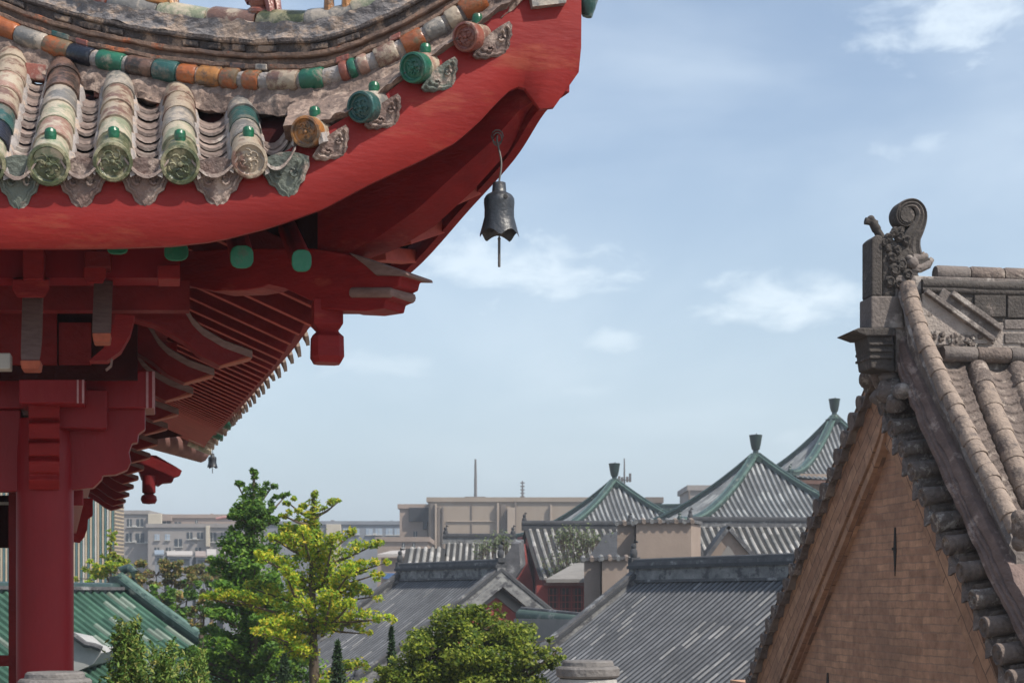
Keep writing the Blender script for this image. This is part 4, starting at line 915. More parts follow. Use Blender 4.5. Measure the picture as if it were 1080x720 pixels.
mb = MB(); mb.tube([K_(972, 274, -.06), K_(974, 269, -.06), K_(974, 265.5, -.06)], [.024, .018, .006], 8); mb.build('beast_tusk', CLAY, ornament, smooth=True)
mb = MB(); a, b = K_(931, 254, 0), K_(919.5, 233, 0); mb.tube([a, a.lerp(b, .5), a.lerp(b, .55), b], [.034, .030, .036, .030], 10); mb.tube([b + (b - a) * .02 - Rv * .05 - UP * .005, b + Rv * .05 - UP * .03 + (b - a) * .1], [.028, .022], 8); mb.ball(b + (b - a) * .08, .03); mb.build('sword_hilt', RST, ornament, smooth=True)
# pedestal under the ornament
for poly, o, d, M, nm in (([(919, 346), (919, 312), (952, 312), (953, 346)], -.12, .24, RGR, 'pedestal'), ([(899, 348.5), (906, 345.5), (945, 345.5), (945, 354), (914, 354)], -.16, .34, RST, 'pedestal_slab'), ([(919, 388), (914, 354), (942, 354), (944, 392)], -.13, .26, RST, 'pedestal_neck')):
    mb = MB(); mb.prism([K_(x, y, o) for x, y in poly], Gv * d)
    mb.build(nm, M, ornament, bevel=.01)
for y in (360, 367, 374):
    mb = MB(); mb.prism([K_(x, yy, -.145) for x, yy in ((917, y + 4), (917, y + 1), (943, y + 1), (943, y + 4))], Gv * .29); mb.build('pedestal_moulding', RST, ornament, bevel=.006)
# loose crust of mortar and scrolls where the two verges meet
for x, y, r in ((917, 400, .08), (924, 392, .07), (930, 400, .09), (938, 412, .10), (928, 418, .07), (945, 425, .08), (936, 398, .06), (950, 412, .07)):
    mb = MB(); c = G_(x, y, .0); mb.ball(c, r, r, r * .9, n=12, k=8)
    for j in range(len(mb.v)): mb.v[j] += (mb.v[j] - c) * mnoise.noise(mb.v[j] * 11) * .5
    mb.build('mortar_lump', LICH if r > .075 else RGR, hall, smooth=True)
# ------------------------------------------------------------------ ground, terrace
GRD = mat('court_paving', (.24, .21, .18), (.15, .13, .11), .8, .9, .3, 6, spots=(.10, .12, .06), spot_scale=.25, spot_amt=.3)
mb = MB(); mb.add([(-900, -120, 0), (900, -120, 0), (900, 2600, 0), (-900, 2600, 0)], [(0, 1, 2, 3)]); struct('ground', mb, GRD)
TER = mat_brick('terrace_paving', (.36, .30, .25), (.29, .245, .20), (.15, .13, .11), .9, .45, .9, msize=.012)
mb = MB(); pl = [(-40, -14), (9, -14), (9, 6.9), (1.9, 6.9), (1.5, 8.2), (-2.6, 26.5), (-40, 26.5)]
mb.prism([V((x, y, .0)) for x, y in pl], V((0, 0, EYE - 1.6))); struct('terrace', mb, TER, uvf=lambda p: (p.x, p.y + p.z))
ZP = EYE - 1.6

# ------------------------------------------------------------------ stone balusters of the terrace edge
STN = mat('white_stone', (.42, .40, .37), (.26, .25, .235), 14, .85, .7, 45, spots=(.13, .125, .12), spot_scale=8, spot_amt=.32)
STD = mat('dark_stone_cap', (.20, .185, .175), (.10, .092, .088), 12, .75, .5, 50, spots=(.33, .31, .29), spot_scale=7, spot_amt=.25)
def baluster(px, pw, ytop, label, carved):
    Y = .25 * FPX / pw; t = W(px, ytop, Y); rt = thing('stone_baluster', label, 'baluster', (t.x, t.y, ZP), 0, 'stone balusters on the terrace edge')
    r = .125; mb = MB(); z = t.z
    mb.lathe([(0, z), (.094, z), (.100, z - .006), (.102, z - .018), (.104, z - .020)], (t.x, t.y, 0), UP, 40); mb.lathe([(.104, z - .021), (.118, z - .024), (.125, z - .032), (.125, z - .058), (.118, z - .066), (.100, z - .07), (0, z - .07)], (t.x, t.y, 0), UP, 40)
    mb.build('cap', STD, rt, smooth=True, angle=30)
    m2 = MB(); m2.lathe([(0, z - .07), (.112, z - .071), (.117, z - .09), (.118, z - .30), (.108, z - .32), (.125, z - .34), (.125, z - .38), (.09, z - .40)], (t.x, t.y, 0), UP, 40)
    dr = m2.build('drum', STN, rt, smooth=True, angle=30)
    for k in range(10):
        a = 2 * math.pi * k / 10; c = V((t.x + .116 * math.cos(a), t.y + .116 * math.sin(a), z - .16)); n = V((math.cos(a), math.sin(a), 0)); s = V((-n.y, n.x, 0)); m3 = MB()
        m3.tube([c + n * .004 + s * (math.cos(w) * (.006 + .003 * w)) + UP * (math.sin(w) * (.010 + .005 * w) + .02) for w in [j * .55 for j in range(16)]], .006, 5)
        m3.tube([c + s * .03 + UP * .05, c + s * .033 - UP * .1], .008, 5); m3.build('cloud_relief', STN, dr, smooth=True)
    m4 = MB(); zb = ZP; m4.bx(t.x - .10, t.x + .10, t.y - .10, t.y + .10, zb, z - .395); m4.build('post', STN, rt, bevel=.012)
baluster(620, 67, 696, 'carved round stone baluster with dark cap, in front of the grey tiled roof', True)
baluster(58, 76, 708, 'round stone baluster cap in front of the red column foot', False)

# ------------------------------------------------------------------ tiled roofs
def mat_roof(name, c1, c2, light, pitch, tl=.24, amt=.22, rough=.9, gap=.4):
    """grey pan-and-cover tiles: every tile takes its own tone, some of them bleached or mossy"""
    if name in MATS: return MATS[name]
    M = bpy.data.materials.new(name); M.use_nodes = True; MATS[name] = M
    nt = M.node_tree; N = nt.nodes; L = nt.links; b = N['Principled BSDF']; b.inputs['Roughness'].default_value = rough; b.inputs['Specular IOR Level'].default_value = .25
    uv = N.new('ShaderNodeUVMap'); mp = N.new('ShaderNodeMapping'); mp.inputs['Scale'].default_value = (1 / pitch, 1 / tl, 1); L.new(uv.outputs[0], mp.inputs[0])
    sp = N.new('ShaderNodeSeparateXYZ'); L.new(mp.outputs[0], sp.inputs[0])
    fx = N.new('ShaderNodeMath'); fx.operation = 'FLOOR'; L.new(sp.outputs[0], fx.inputs[0]); wn0 = N.new('ShaderNodeTexWhiteNoise'); wn0.noise_dimensions = '1D'; L.new(fx.outputs[0], wn0.inputs['W'])
    ya = N.new('ShaderNodeMath'); ya.operation = 'ADD'; L.new(sp.outputs[1], ya.inputs[0]); L.new(wn0.outputs['Value'], ya.inputs[1]); fy = N.new('ShaderNodeMath'); fy.operation = 'FLOOR'; L.new(ya.outputs[0], fy.inputs[0])
    cb = N.new('ShaderNodeCombineXYZ'); L.new(fx.outputs[0], cb.inputs[0]); L.new(fy.outputs[0], cb.inputs[1]); wn = N.new('ShaderNodeTexWhiteNoise'); wn.noise_dimensions = '2D'; L.new(cb.outputs[0], wn.inputs['Vector'])
    rp = N.new('ShaderNodeValToRGB'); e = rp.color_ramp.elements; e[0].color = (*c2, 1); e[1].position = 1 - amt; e[1].color = (*c1, 1); x = e.new(min(.99, 1 - amt + .05)); x.color = (*light, 1); x2 = e.new(1); x2.color = tuple(v * 1.2 for v in light) + (1,)
    L.new(wn.outputs['Value'], rp.inputs[0])
    nz = N.new('ShaderNodeTexNoise'); nz.inputs['Scale'].default_value = .7; nz.inputs['Detail'].default_value = 9; nz.inputs['Roughness'].default_value = .7; L.new(uv.outputs[0], nz.inputs['Vector'])
    mr = N.new('ShaderNodeMapRange'); L.new(nz.outputs[0], mr.inputs[0]); mr.inputs[1].default_value = .3; mr.inputs[2].default_value = .7; mr.inputs[3].default_value = .6; mr.inputs[4].default_value = 1.35
    mx = N.new('ShaderNodeMix'); mx.data_type = 'RGBA'; mx.blend_type = 'MULTIPLY'; mx.inputs[0].default_value = 1; L.new(rp.outputs[0], mx.inputs[6]); L.new(mr.outputs[0], mx.inputs[7]); L.new(mx.outputs[2], b.inputs['Base Color'])
    fr = N.new('ShaderNodeMath'); fr.operation = 'FRACT'; L.new(ya.outputs[0], fr.inputs[0]); bp = N.new('ShaderNodeBump'); bp.inputs['Strength'].default_value = .5; bp.inputs['Distance'].default_value = .03; L.new(fr.outputs[0], bp.inputs['Height']); L.new(bp.outputs[0], b.inputs['Normal'])
    return M
GT = mat_roof('grey_roof_tile', (.135, .14, .152), (.10, .104, .114), (.20, .20, .203), .22, .5, .10)
GT2 = mat_roof('weathered_roof_tile', (.235, .228, .215), (.16, .157, .15), (.31, .30, .285), .3, .5, .25)
GTP = mat_roof('pavilion_roof_tile', (.215, .225, .232), (.165, .172, .18), (.28, .29, .29), .3, .6, .15)
PAN = {}  # pans darker than the cover tiles: grime, plus gap shade put into the colour
for k_, c_ in (('GT', (.035, .037, .042)), ('GT2', (.035, .034, .034)), ('GTP', (.06, .064, .068))): PAN[k_] = mat('pan_' + k_.lower(), c_, tuple(v * .6 for v in c_), 3, .95, .5, 12)
PAN['GGT'] = mat('pan_green', (.02, .065, .045), (.012, .035, .028), 3, .5, .3, 12)
PANM = {GT.name: PAN['GT'], GT2.name: PAN['GT2'], GTP.name: PAN['GTP']}
GTD = mat_roof('dull_roof_tile', (.10, .105, .115), (.05, .052, .06), (.17, .17, .17), .25, .3, .2)
GGT = mat_roof('green_roof_tile', (.06, .13, .09), (.035, .08, .057), (.16, .20, .165), .26, .5, .14, .35)
RG = mat('green_ridge_glaze', (.034, .066, .058), (.015, .032, .03), 4, .4, .3, 12, spots=(.20, .22, .19), spot_scale=3, spot_amt=.25, coat=.3)
RGY = mat('grey_ridge', (.12, .12, .125), (.05, .05, .055), 4, .9, .6, 14, spots=(.26, .26, .26), spot_scale=2.2, spot_amt=.3)
RGD = mat('dark_ridge', (.06, .062, .068), (.03, .031, .035), 4, .9, .6, 14)
RPT = mat('patchy_ridge_render', (.27, .27, .26), (.11, .11, .115), 3, .95, .6, 14, spots=(.06, .06, .065), spot_scale=2.5, spot_amt=.42, stretch=(1, 1, 1.5))
BEI = mat('beige_render', (.285, .225, .185), (.225, .175, .145), 1.2, .9, .25, 12, spots=(.19, .15, .125), spot_scale=.8, spot_amt=.28)
GWALL = mat('grey_wall', (.25, .235, .22), (.18, .17, .16), 1.5, .9, .3, 10)
RWALL = mat('temple_red_wall', (.27, .05, .04), (.19, .033, .028), 1.5, .85, .2, 10, spots=(.33, .12, .10), spot_scale=1, spot_amt=.2)
WHW = mat('whitewash', (.40, .40, .39), (.28, .28, .275), 2, .9, .2, 10)
SKYR = {}
def slope(name, M, parent, fn, length, pitch, rr, nv=10, vr=None, base=True, world_in=False, hk=1.1):
    """a tiled roof slope: fn(u, v) gives the point u metres along the ridge, v in 0..1 from ridge to eave; half-round cover tiles on a sheet"""
    mb = MB(); uvs = []; n = int(length / pitch)
    def put(p, u, d): mb.v.append(V(p)); uvs.append((u, d))
    def dist(u, v): return (fn(u, v) - fn(u, 0)).length
    vr = vr or (lambda u: (0, 1))
    if base:
        m = max(2, int(length / .6))
        for i in range(m):
            u0, u1 = length * i / m, length * (i + 1) / m
            a0, a1 = vr(u0); b0, b1 = vr(u1); st = []
            for j in range(nv + 1):
                st.append((u0, a0 + (a1 - a0) * j / nv, u1, b0 + (b1 - b0) * j / nv))
            for j in range(nv):
                o = len(mb.v); 
                for (u, v) in ((st[j][0], st[j][1]), (st[j][2], st[j][3]), (st[j + 1][2], st[j + 1][3]), (st[j + 1][0], st[j + 1][1])): put(fn(u, v), pitch * (math.floor(u / pitch) + .9), dist(u, v))
                mb.f.append((o, o + 1, o + 2, o + 3)); mb.m.append(1)
    K = 5
    for i in range(n):
        u = (i + .5) * pitch + (length - n * pitch) / 2; v0, v1 = vr(u)
        if v1 - v0 < .06: continue
        o = len(mb.v)
        for j in range(nv + 1):
            v = v0 + (v1 - v0) * j / nv; p = fn(u, v); du = (fn(u + .05, v) - fn(u - .05, v)).normalized(); dv = (fn(u, min(1, v + .02)) - fn(u, max(0, v - .02))).normalized(); nn = du.cross(dv)
            if nn.z < 0: nn = -nn
            for k in range(K):
                a = math.pi * k / (K - 1); put(p + du * (math.cos(a) * rr) + nn * (math.sin(a) * rr * hk - .008), i * pitch + .1 * pitch, dist(u, v))
        for j in range(nv):
            for k in range(K - 1): mb.f.append((o + j * K + k, o + j * K + k + 1, o + (j + 1) * K + k + 1, o + (j + 1) * K + k)); mb.m.append(0)
        c = o + nv * K; mb.f.append(tuple(c + k for k in range(K))); mb.m.append(0)
    it = iter(range(len(uvs)))
    me = bpy.data.meshes.new(name); vs = mb.v if not world_in else [ORG[parent.name] @ p for p in mb.v]
    me.from_pydata([tuple(p) for p in vs], [], mb.f); me.materials.append(M); me.materials.append(PANM.get(M.name, PAN['GGT'])); me.polygons.foreach_set('material_index', mb.m)
    ul = me.uv_layers.new(name='UVMap')
    for lp in me.loops: ul.data[lp.index].uv = uvs[lp.vertex_index]
    bm = bmesh.new(); bm.from_mesh(me); bmesh.ops.recalc_face_normals(bm, faces=bm.faces); bm.to_mesh(me); bm.free()
    o = bpy.data.objects.new(name, me); COL.objects.link(o); o.parent = parent; ORG[o.name] = ORG[parent.name]; return o
def ridge_bar(name, pts, w, bands, parent, world_in=False, cap=None):
    """a ridge of stacked courses along pts: bands = [(height, half width, material)]"""
    z = 0; first = None
    P = [V(p) for p in pts]
    def side(i):
        t = P[min(i + 1, len(P) - 1)] - P[max(i - 1, 0)]; t.z = 0; return V((t.y, -t.x, 0)).normalized()
    for h, hw, M in bands:
        mb = MB(); mb.sweep([(-hw, z), (hw, z), (hw, z + h), (-hw, z + h)], P, side); o = mb.build(name if first is None else 'ridge_course', M, parent if first is None else first, world_in=world_in)
        first = first or o; z += h
    if cap:
        mb = MB(); mb.tube([p + UP * z for p in P], cap[0], 8); mb.build('ridge_cap', cap[1], first, smooth=True, world_in=world_in)
    return first
def lump(name, p, s, M, parent, world_in=False):
    """small upright ridge-end figure: foot, body, curled top"""
    mb = MB(); p = V(p); mb.ball(p + UP * .25 * s, .2 * s, .16 * s, .3 * s, n=8, k=6); mb.ball(p + UP * .6 * s, .14 * s, .12 * s, .16 * s, n=8, k=6); mb.tube([p + UP * .6 * s, p + UP * .85 * s + V((.08 * s, 0, 0)), p + UP * .8 * s + V((.22 * s, 0, 0))], [.12 * s, .09 * s, .05 * s], 7)
    mb.bx(p.x - .22 * s, p.x + .22 * s, p.y - .16 * s, p.y + .16 * s, p.z - .1, p.z + .06 * s); return mb.build(name, M, parent, world_in=world_in, smooth=True, angle=50)

PHI = R(28.5); EX = V((math.cos(PHI), math.sin(PHI), 0)); EY = V((-math.sin(PHI), math.cos(PHI), 0))
def gable_hall(name, label, cat, near_px, near_py, Y, length, run, drop, tile, pitch, rr, ridge_h, gable_M, wall_M, group=None, verge=True, overhang=.4, ext=0):
    """gabled hall, ridge along EY (going away to the left); local x across, y along the ridge away, z = height over the near ridge end"""
    e = W(near_px, near_py, Y) - EY * ext; length += ext; rt = thing(name, label, cat, (e.x, e.y, 0), PHI, group); zt = e.z - ridge_h
    prof = lambda v: zt - drop * (v * 1.1 - .1 * v * v)
    for sgn, nm in ((-1, 'roof'), (1, 'roof')):
        fn = lambda u, v, s=sgn: V((s * run * v, u, prof(v)))
        slope(nm, tile, rt, fn, length, pitch, rr, hk=.72)
    mb = MB(); zz = 0
    mb.loft([[V((-run + overhang, y, zz)), V((run - overhang, y, zz)), V((run - overhang, y, zt - drop + .05)), V((0, y, zt - .12)), V((-run + overhang, y, zt - drop + .05))] for y in (.35, length - .35)])
    wl = mb.build('wall', wall_M, rt, world_in=False)
    rb = ridge_bar('ridge', [(0, -.05, zt - .05), (0, length + .05, zt - .05)], .2, [(ridge_h * .12, .17, RGY), (ridge_h * .5, .13, RPT), (ridge_h * .14, .19, RGD), (ridge_h * .16, .15, RGY)], rt, cap=(.10, RGD))
    for y in (0, length): lump('ridge_ornament', (0, y, zt + ridge_h), .55, RGD, rt)
    if verge:
        for y, sg in ((0, -1), (length, 1)):
            for sgn in (-1, 1):
                pts = [(sgn * run * v, y + .12 * -sg, prof(v) + .02) for v in [k / 8 for k in range(9)]]
                vb = ridge_bar('verge_ridge', pts, .2, [(.14, .16, RPT), (.10, .19, RGD), (.07, .12, RGY)], rt)
                lump('verge_ornament', (sgn * run * .97, y, prof(.97) + .25), .4, RGD, rt)
                # patchy tile-edge band between verge and gable
                mb = MB(); mb.sweep([(-.0, -.30), (.14, -.30), (.14, .0), (.0, .0)], [V(p) + V((0, sg * .12, 0)) for p in pts], lambda i, s=sg, q=sgn: V((0, s, 0))); mb.build('verge_tiles', RPT, rt, world_in=False)
        if gable_M:
            for y, d in ((.35, -.05), (length - .35, .05)):
                mb = MB(); k = .46; mb.prism([V((-run * k, y, zt - .55 - drop * k * 1.05)), V((run * k, y, zt - .55 - drop * k * 1.05)), V((0, y, zt - .55))], V((0, d, 0))); g = mb.build('gable_panel', gable_M, rt, world_in=False)
                for s in (-1, 1):
                    mb = MB(); a, b = V((0, y + d, zt - .46)), V((s * run * k * 1.12, y + d, zt - .46 - drop * k * 1.18)); t = (b - a).normalized(); mb.box((a + b) / 2, t * (b - a).length / 2, V((0, .05, 0)), t.cross(V((0, 1, 0))) * .09); mb.build('gable_moulding', GWALL, g, world_in=False)
    return rt
hallA = gable_hall('tiled_hall', 'grey tiled hall roof with small red gable, behind the round leafy tree', 'hall', 528, 589, 46, 6.9, 4.6, 3.1, GT, .22, .052, .52, RWALL, GWALL, 'grey tiled halls in the court')
hallB = gable_hall('tiled_hall', 'long streaky grey tiled roof with patchy pale ridge, left of the brick gable', 'hall', 868, 581.5, 35.2, 7.6, 5.4, 3.55, GT, .22, .052, .56, RWALL, GWALL, 'grey tiled halls in the court', ext=4.5)

PGC = mat('pale_green_cap', (.14, .21, .175), (.05, .10, .08), 3, .35, .2, coat=.3, spots=(.03, .06, .05), spot_scale=4, spot_amt=.35)  # pale ridge course: the bright highlight of the hips put into the colour
# pyramid roofs with green hips
PH2 = R(12)
def pyramid(px, py, Y, s, ze, label, p=1.65, body=2.5, storey=False):
    e = W(px, py, Y); rt = thing('corner_pavilion', label, 'pavilion', (e.x, e.y, 0), PH2, 'green-ridged pyramid roofs of the court'); zt = e.z; Hh = zt - ze
    zf = lambda t: ze + Hh * max(0, 1 - t) ** p
    for k in range(4):
        M4 = Matrix.Rotation(k * math.pi / 2, 4, 'Z')
        fn = lambda u, v, M4=M4: M4 @ V((u - s, -s * v, zf(v) + .16 * (abs(u - s) / s) ** 4 * v))
        slope('roof', GTP, rt, fn, 2 * s, .25, .072, 12, vr=lambda u: (min(1, max(.03, abs(u - s) / s)), 1))
        pts = [M4 @ V((-s * t, -s * t, zf(t) + .16 * t ** 4 + .01)) for t in [.02 + .98 * j / 14 for j in range(15)]]
        ridge_bar('hip_ridge', pts, .2, [(.17, .15, RG), (.06, .20, PGC)], rt, cap=(.09, RG))
        lump('ridge_ornament', pts[-1] + UP * .1, .5, RG, rt)
    mb = MB(); mb.lathe([(.42, -.25), (.44, -.05), (.26, .0), (.20, .12), (.13, .16), (.12, .30), (.17, .34), (.22, .55), (.28, .92), (.29, .96), (.24, .97), (.0, .98)], (0, 0, zt), UP, 16); fi = mb.build('finial', mat('dark_green_finial', (.014, .036, .03), (.008, .02, .018), 6, .45, .3, 20, coat=.3), rt, smooth=True, world_in=False)
    mb = MB(); mb.tube([(0, 0, zt + .95), (.05, 0, zt + 1.02)], .03, 6); mb.build('finial_tip', RG, fi, world_in=False)
    mb = MB(); mb.bx(-s + .5, s - .5, -s + .5, s - .5, 0, ze + .3); mb.build('wall', RWALL if not storey else BEI, rt, world_in=False)
    mb = MB(); mb.bx(-s - .02, s + .02, -s - .02, s + .02, ze - .22, ze - .04); mb.build('eave_board', mat('brown_eave', (.14, .075, .055), (.09, .05, .04), 3, .8), rt, world_in=False)
    return rt
pyramid(797, 482, 70, 5.1, EYE + 2.75, 'middle green-ridged pyramid roof with vase finial, in front of the tallest one')
pyramid(648, 509, 80, 4.6, EYE + 2.8, 'lowest, leftmost green-ridged pyramid roof with vase finial, beside a thin antenna')
pyramid(880, 441, 80, 3.9, EYE + 5.55, 'tallest, rightmost green-ridged pyramid roof, half hidden by the brick gable', storey=True)
# low hall under the middle pyramid with a small brick gable on its roof
def eave_hall(name, label, x0, x1, ytop, ybot, Yr, Ye, tile, pitch, ridge=True, cat='hall', ridge_M=RGY, wall=RWALL, rr=.09, r_h=.25, rz=0):
    """hall whose roof slope faces the viewer: ridge and eave given as picture lines at two distances"""
    a, b = W(x0, ytop, Yr), W(x1, ytop, Yr); rt = thing(name, label, cat, (a.x, a.y, 0), rz); L_ = (b - a).length; zt, ze = a.z, W(0, ybot, Ye).z
    d = Yr - Ye
    for s in (-1, 1): slope('roof', tile, rt, (lambda u, v, s=s: V((u, s * d * v, zt - (zt - ze) * (1.15 * v - .15 * v * v)))), L_, pitch, rr, 6)
    if ridge:
        ridge_bar('ridge', [(-.1, 0, zt - .05), (L_ + .1, 0, zt - .05)], .2, [(r_h, .14, ridge_M), (.08, .18, RGD)], rt, cap=(.09, RGD))
        for x in (0, L_): lump('ridge_ornament', (x, 0, zt + r_h), .5, RGD, rt)
    mb = MB(); mb.bx(.15, L_ - .15, -d + .5, d - .5, 0, ze + .05); mb.loft([[V((x, -d + .5, ze)), V((x, d - .5, ze)), V((x, 0, zt - .08))] for x in (.15, L_ - .15)]); mb.build('wall', wall, rt, world_in=False); return rt
h1 = eave_hall('tiled_hall', 'low hall with pale striped tile roof below the middle pyramid roof', 728, 900, 555, 586, 60, 57.6, GT2, .27, rr=.075, rz=R(4))
def small_gable(parent, x0, xm, x1, yt, yb, Y, label=None):
    mb = MB(); mb.prism([W(x0, yb, Y), W(x1, yb, Y), W(xm, yt, Y)], V((0, 1.5, 0))); g = mb.build('dormer_gable', BEI, parent)
    for a in (x0, x1):
        mb = MB(); p, q = W(xm, yt - 1, Y - .02), W(a, yb - 1, Y - .02); t = (q - p).normalized(); n = t.cross(V((0, 1, 0))); mb.box((p + q) / 2 - UP * .0 + V((0, .7, 0)), t * (q - p).length * .53, V((0, .85, 0)), n * .07); mb.build('dormer_verge', RGY, g)
    mb = MB(); c = W(xm, (yt + yb) / 2 + 6, Y - .03); w = (x1 - x0) / FPX * Y * .16; mb.prism([c + V((-w, 0, -.25)), c + V((w, 0, -.25)), c + V((0, 0, .18))], V((0, .02, 0))); mb.build('dormer_vent', GWALL, g)
small_gable(h1, 744, 768, 797, 557, 590, 56.5)
small_gable(h1, 722, 733, 741, 566, 590, 56.8)
# roof with weeds below the left pyramid, red wall end
h2 = eave_hall('tiled_hall', 'weedy hall with boldly striped tile roof below the leftmost pyramid roof', 553, 665, 558, 611, 66, 60, GT2, .30, rr=.082, ridge_M=RGD, rz=R(5))
mb = MB(); mb.prism([W(x, y, 63) for x, y in ((543, 596), (551, 572), (562, 613), (563, 690), (543, 690))], V((.2, 3, 0))); mb.build('red_end_wall', RWALL, h2)
h2b = eave_hall('tiled_hall', 'small hall with thin striped tiles and weeds on its ridge, below the beige block', 470, 541, 572, 596, 64, 61.5, GT2, .24, rr=.062, ridge_M=RPT, wall=GWALL)
mb = MB(); mb.prism([W(x, y, 60) for x, y in ((527, 598), (541, 573), (547, 573), (549, 600), (541, 613), (530, 613))], V((.2, 1.2, .2))); mb.build('side_roof', GTD if False else RGY, h2b)
h2c = eave_hall('tiled_hall', 'narrow strip of striped roof with crumbling wall left of the thin striped hall', 428, 470, 578, 597, 62, 60, GT2, .26, rr=.08, ridge=False, wall=GWALL)
# plain grey lean-to roof with red lattice front
rt = thing('lattice_hall', 'low hall with plain grey roof over dark red lattice front, below the weedy roof', 'hall', W(610, 640, 55), 0)
mb = MB(); mb.prism([W(576, 614, 55), W(662, 614, 55), W(662, 596, 58), W(606, 597, 58)], UP * .12); mb.build('roof', mat('grey_slab_roof', (.24, .225, .21), (.17, .16, .15), 2, .9, .3), rt)
mb = MB(); mb.prism([W(x, y, 55.15) for x, y in rect(574, 662, 614.5, 617)], V((0, .5, 0))); mb.build('eave_board', mat('brown_red_board', (.22, .09, .075)), rt)
mb = MB(); mb.prism([W(x, y, 55.5) for x, y in rect(566, 662, 616.8, 820)], V((0, 4, 0))); mb.build('wall', RWALL, rt)
LAT = mat('lattice_red', (.30, .075, .06), (.2, .05, .04), 4, .8); DK = mat('dark_opening', (.035, .018, .016), (.02, .012, .011))
for x in range(578, 655, 13):
    mb = MB(); mb.prism([W(a, b, 55.47) for a, b in rect(x, x + 10.5, 620, 646)], V((0, .04, 0))); w = mb.build('lattice_window', DK, rt); m2 = MB()
    for k in range(3): m2.prism([W(a, b, 55.44) for a, b in rect(x + 1 + k * 4, x + 1.8 + k * 4, 620, 646)], V((0, .03, 0)))
    for y in (627, 634, 641): m2.prism([W(a, b, 55.43) for a, b in rect(x, x + 10.5, y, y + .8)], V((0, .02, 0)))
    m2.build('lattice', LAT, w)
# wing wall with green glazed coping right of the first hall
rt = thing('coping_wall', 'low wall with rounded green glazed coping between the two grey roofs', 'wall', W(580, 660, 42), 0)
a, b = W(550, 648, 44), W(616, 655, 41.5); mb = MB(); mb.tube([a, b], .2, 12, ry=.85); mb.build('coping', mat('dull_green_coping', (.07, .11, .09), (.045, .07, .06), 3, .6, .3, spots=(.19, .2, .18), spot_scale=3, spot_amt=.3), rt, smooth=True)
mb = MB(); mb.tube([a + UP * .17, b + UP * .17], .06, 8); mb.build('coping_crest', RGY, rt, smooth=True); d = (b - a).normalized(); n = V((-d.y, d.x, 0)) * .25; mb = MB(); mb.prism([V((p.x, p.y, 0)) for p in (a - n, b - n, b + n, a + n)], UP * (a.z - .1)); mb.build('wall', GWALL, rt)
# beige parapet walls with tile copings
def parapet(label, x0, x1, yt, Y, yb=700, th=2.5, cop=True):
    rt = thing('parapet_wall', label, 'wall', W(x0, yb, Y), 0, 'beige walls with tile copings'); mb = MB(); mb.prism([W(x, y, Y) for x, y in rect(x0, x1, yt + 4, yb)], V((.6, th, 0))); mb.build('wall', BEI, rt)
    mb = MB(); a, b = W(x0 - 2, yt + 4, Y - .12), W(x1 + 2, yt + 4, Y - .12); h = 3.4 / FPX * Y
    mb.prism([a, b, b + UP * h, a + UP * h], V((.6, th, .05))); cp = mb.build('coping', RGY, rt); k = a.x; m2 = MB()
    i = 0
    while k < b.x:
        m2 = MB(); m2.tube([V((k + .05, a.y - .03, a.z + h * .3)), V((k + .05, a.y + .5, a.z + h * 1.1))], .075, 8); m2.build('coping_tile', CLAY if i % 2 else RPT, cp, smooth=True); k += .26; i += 1
    return rt
parapet('tall beige wall with tile coping in front of the middle pyramid roof', 671, 729, 547, 52, 640)
parapet('short beige wall end with tile coping, left of the tall beige wall', 651, 669, 549, 53, 640)
parapet('small low beige wall end with tile coping above the lattice front', 635, 662, 586, 50, 680)
parapet('smallest beige pier with tile coping beside the lattice front', 616, 633, 587, 50.6, 650)
mb = MB(); rt = thing('side_roof', 'plain grey sloping roof wedge right of the tall beige wall', 'roof', W(725, 590, 54), 0); mb.prism([W(728, 560, 56), W(728, 592, 53), W(696, 592, 53), ], V((.5, 2.5, 0))); mb.build('roof_slab', RGY, rt)
mb = MB(); rt = thing('side_roof', 'plain dark roof slope between weedy roof and beige wall', 'roof', W(640, 575, 57), 0); mb.prism([W(616, 594, 58.5), W(652, 590, 58.5), W(652, 563, 61), W(638, 563, 61)], V((.3, .5, .1))); mb.build('roof_slab', RGD, rt)

# green roofed hall lower left
gt = W(130, 622, 40); ga = R(64.4)
rt = thing('green_hall', 'hall with green glazed tile roof and thick sloping green verge, behind the red column', 'hall', (gt.x, gt.y, 0), ga - math.pi / 2)
# local: y along the ridge (away), x down the visible slope
zt = gt.z; slope('roof', GGT, rt, lambda u, v: V((4.6 * v, -8 + u, zt - 2.6 * (1.12 * v - .12 * v * v))), 8, .27, .075)
slope('roof', GGT, rt, lambda u, v: V((-4.6 * v, -8 + u, zt - 2.6 * (1.12 * v - .12 * v * v))), 8, .27, .075)
rg = ridge_bar('ridge', [(0, -8, zt - .45), (0, .1, zt - .45)], .2, [(.14, .2, RG), (.05, .24, WHW), (.26, .16, RG), (.08, .24, RGY)], rt, cap=(.10, RG))
vb = ridge_bar('verge_ridge', [(4.6 * v - .1, .0, zt - .2 - 2.6 * (1.12 * v - .12 * v * v)) for v in [k / 10 for k in range(11)]], .2, [(.18, .22, RG), (.28, .17, RG), (.10, .23, RG)], rt, cap=(.11, PGC))
mb = MB(); mb.bx(-4, 4, -7.7, -.2, 0, zt - 2.4); mb.loft([[V((-4, y, zt - 2.45)), V((4, y, zt - 2.45)), V((0, y, zt - .15))] for y in (-7.7, -.2)]); mb.build('wall', GWALL, rt, world_in=False)
mb = MB(); p = V((.0, .1, zt)); mb.bx(-.28, .02, -.2, .2, zt - .1, zt + .34); mb.tube([p + V((-.12, 0, .3)), p + V((-.1, 0, .5)), p + V((.1, 0, .56)), p + V((.25, 0, .45)), p + V((.24, 0, .22)), p + V((.1, 0, .12))], [.14, .13, .1, .1, .1, .12], 9); mb.build('ridge_ornament', RG, rt, smooth=True, world_in=False, angle=50)
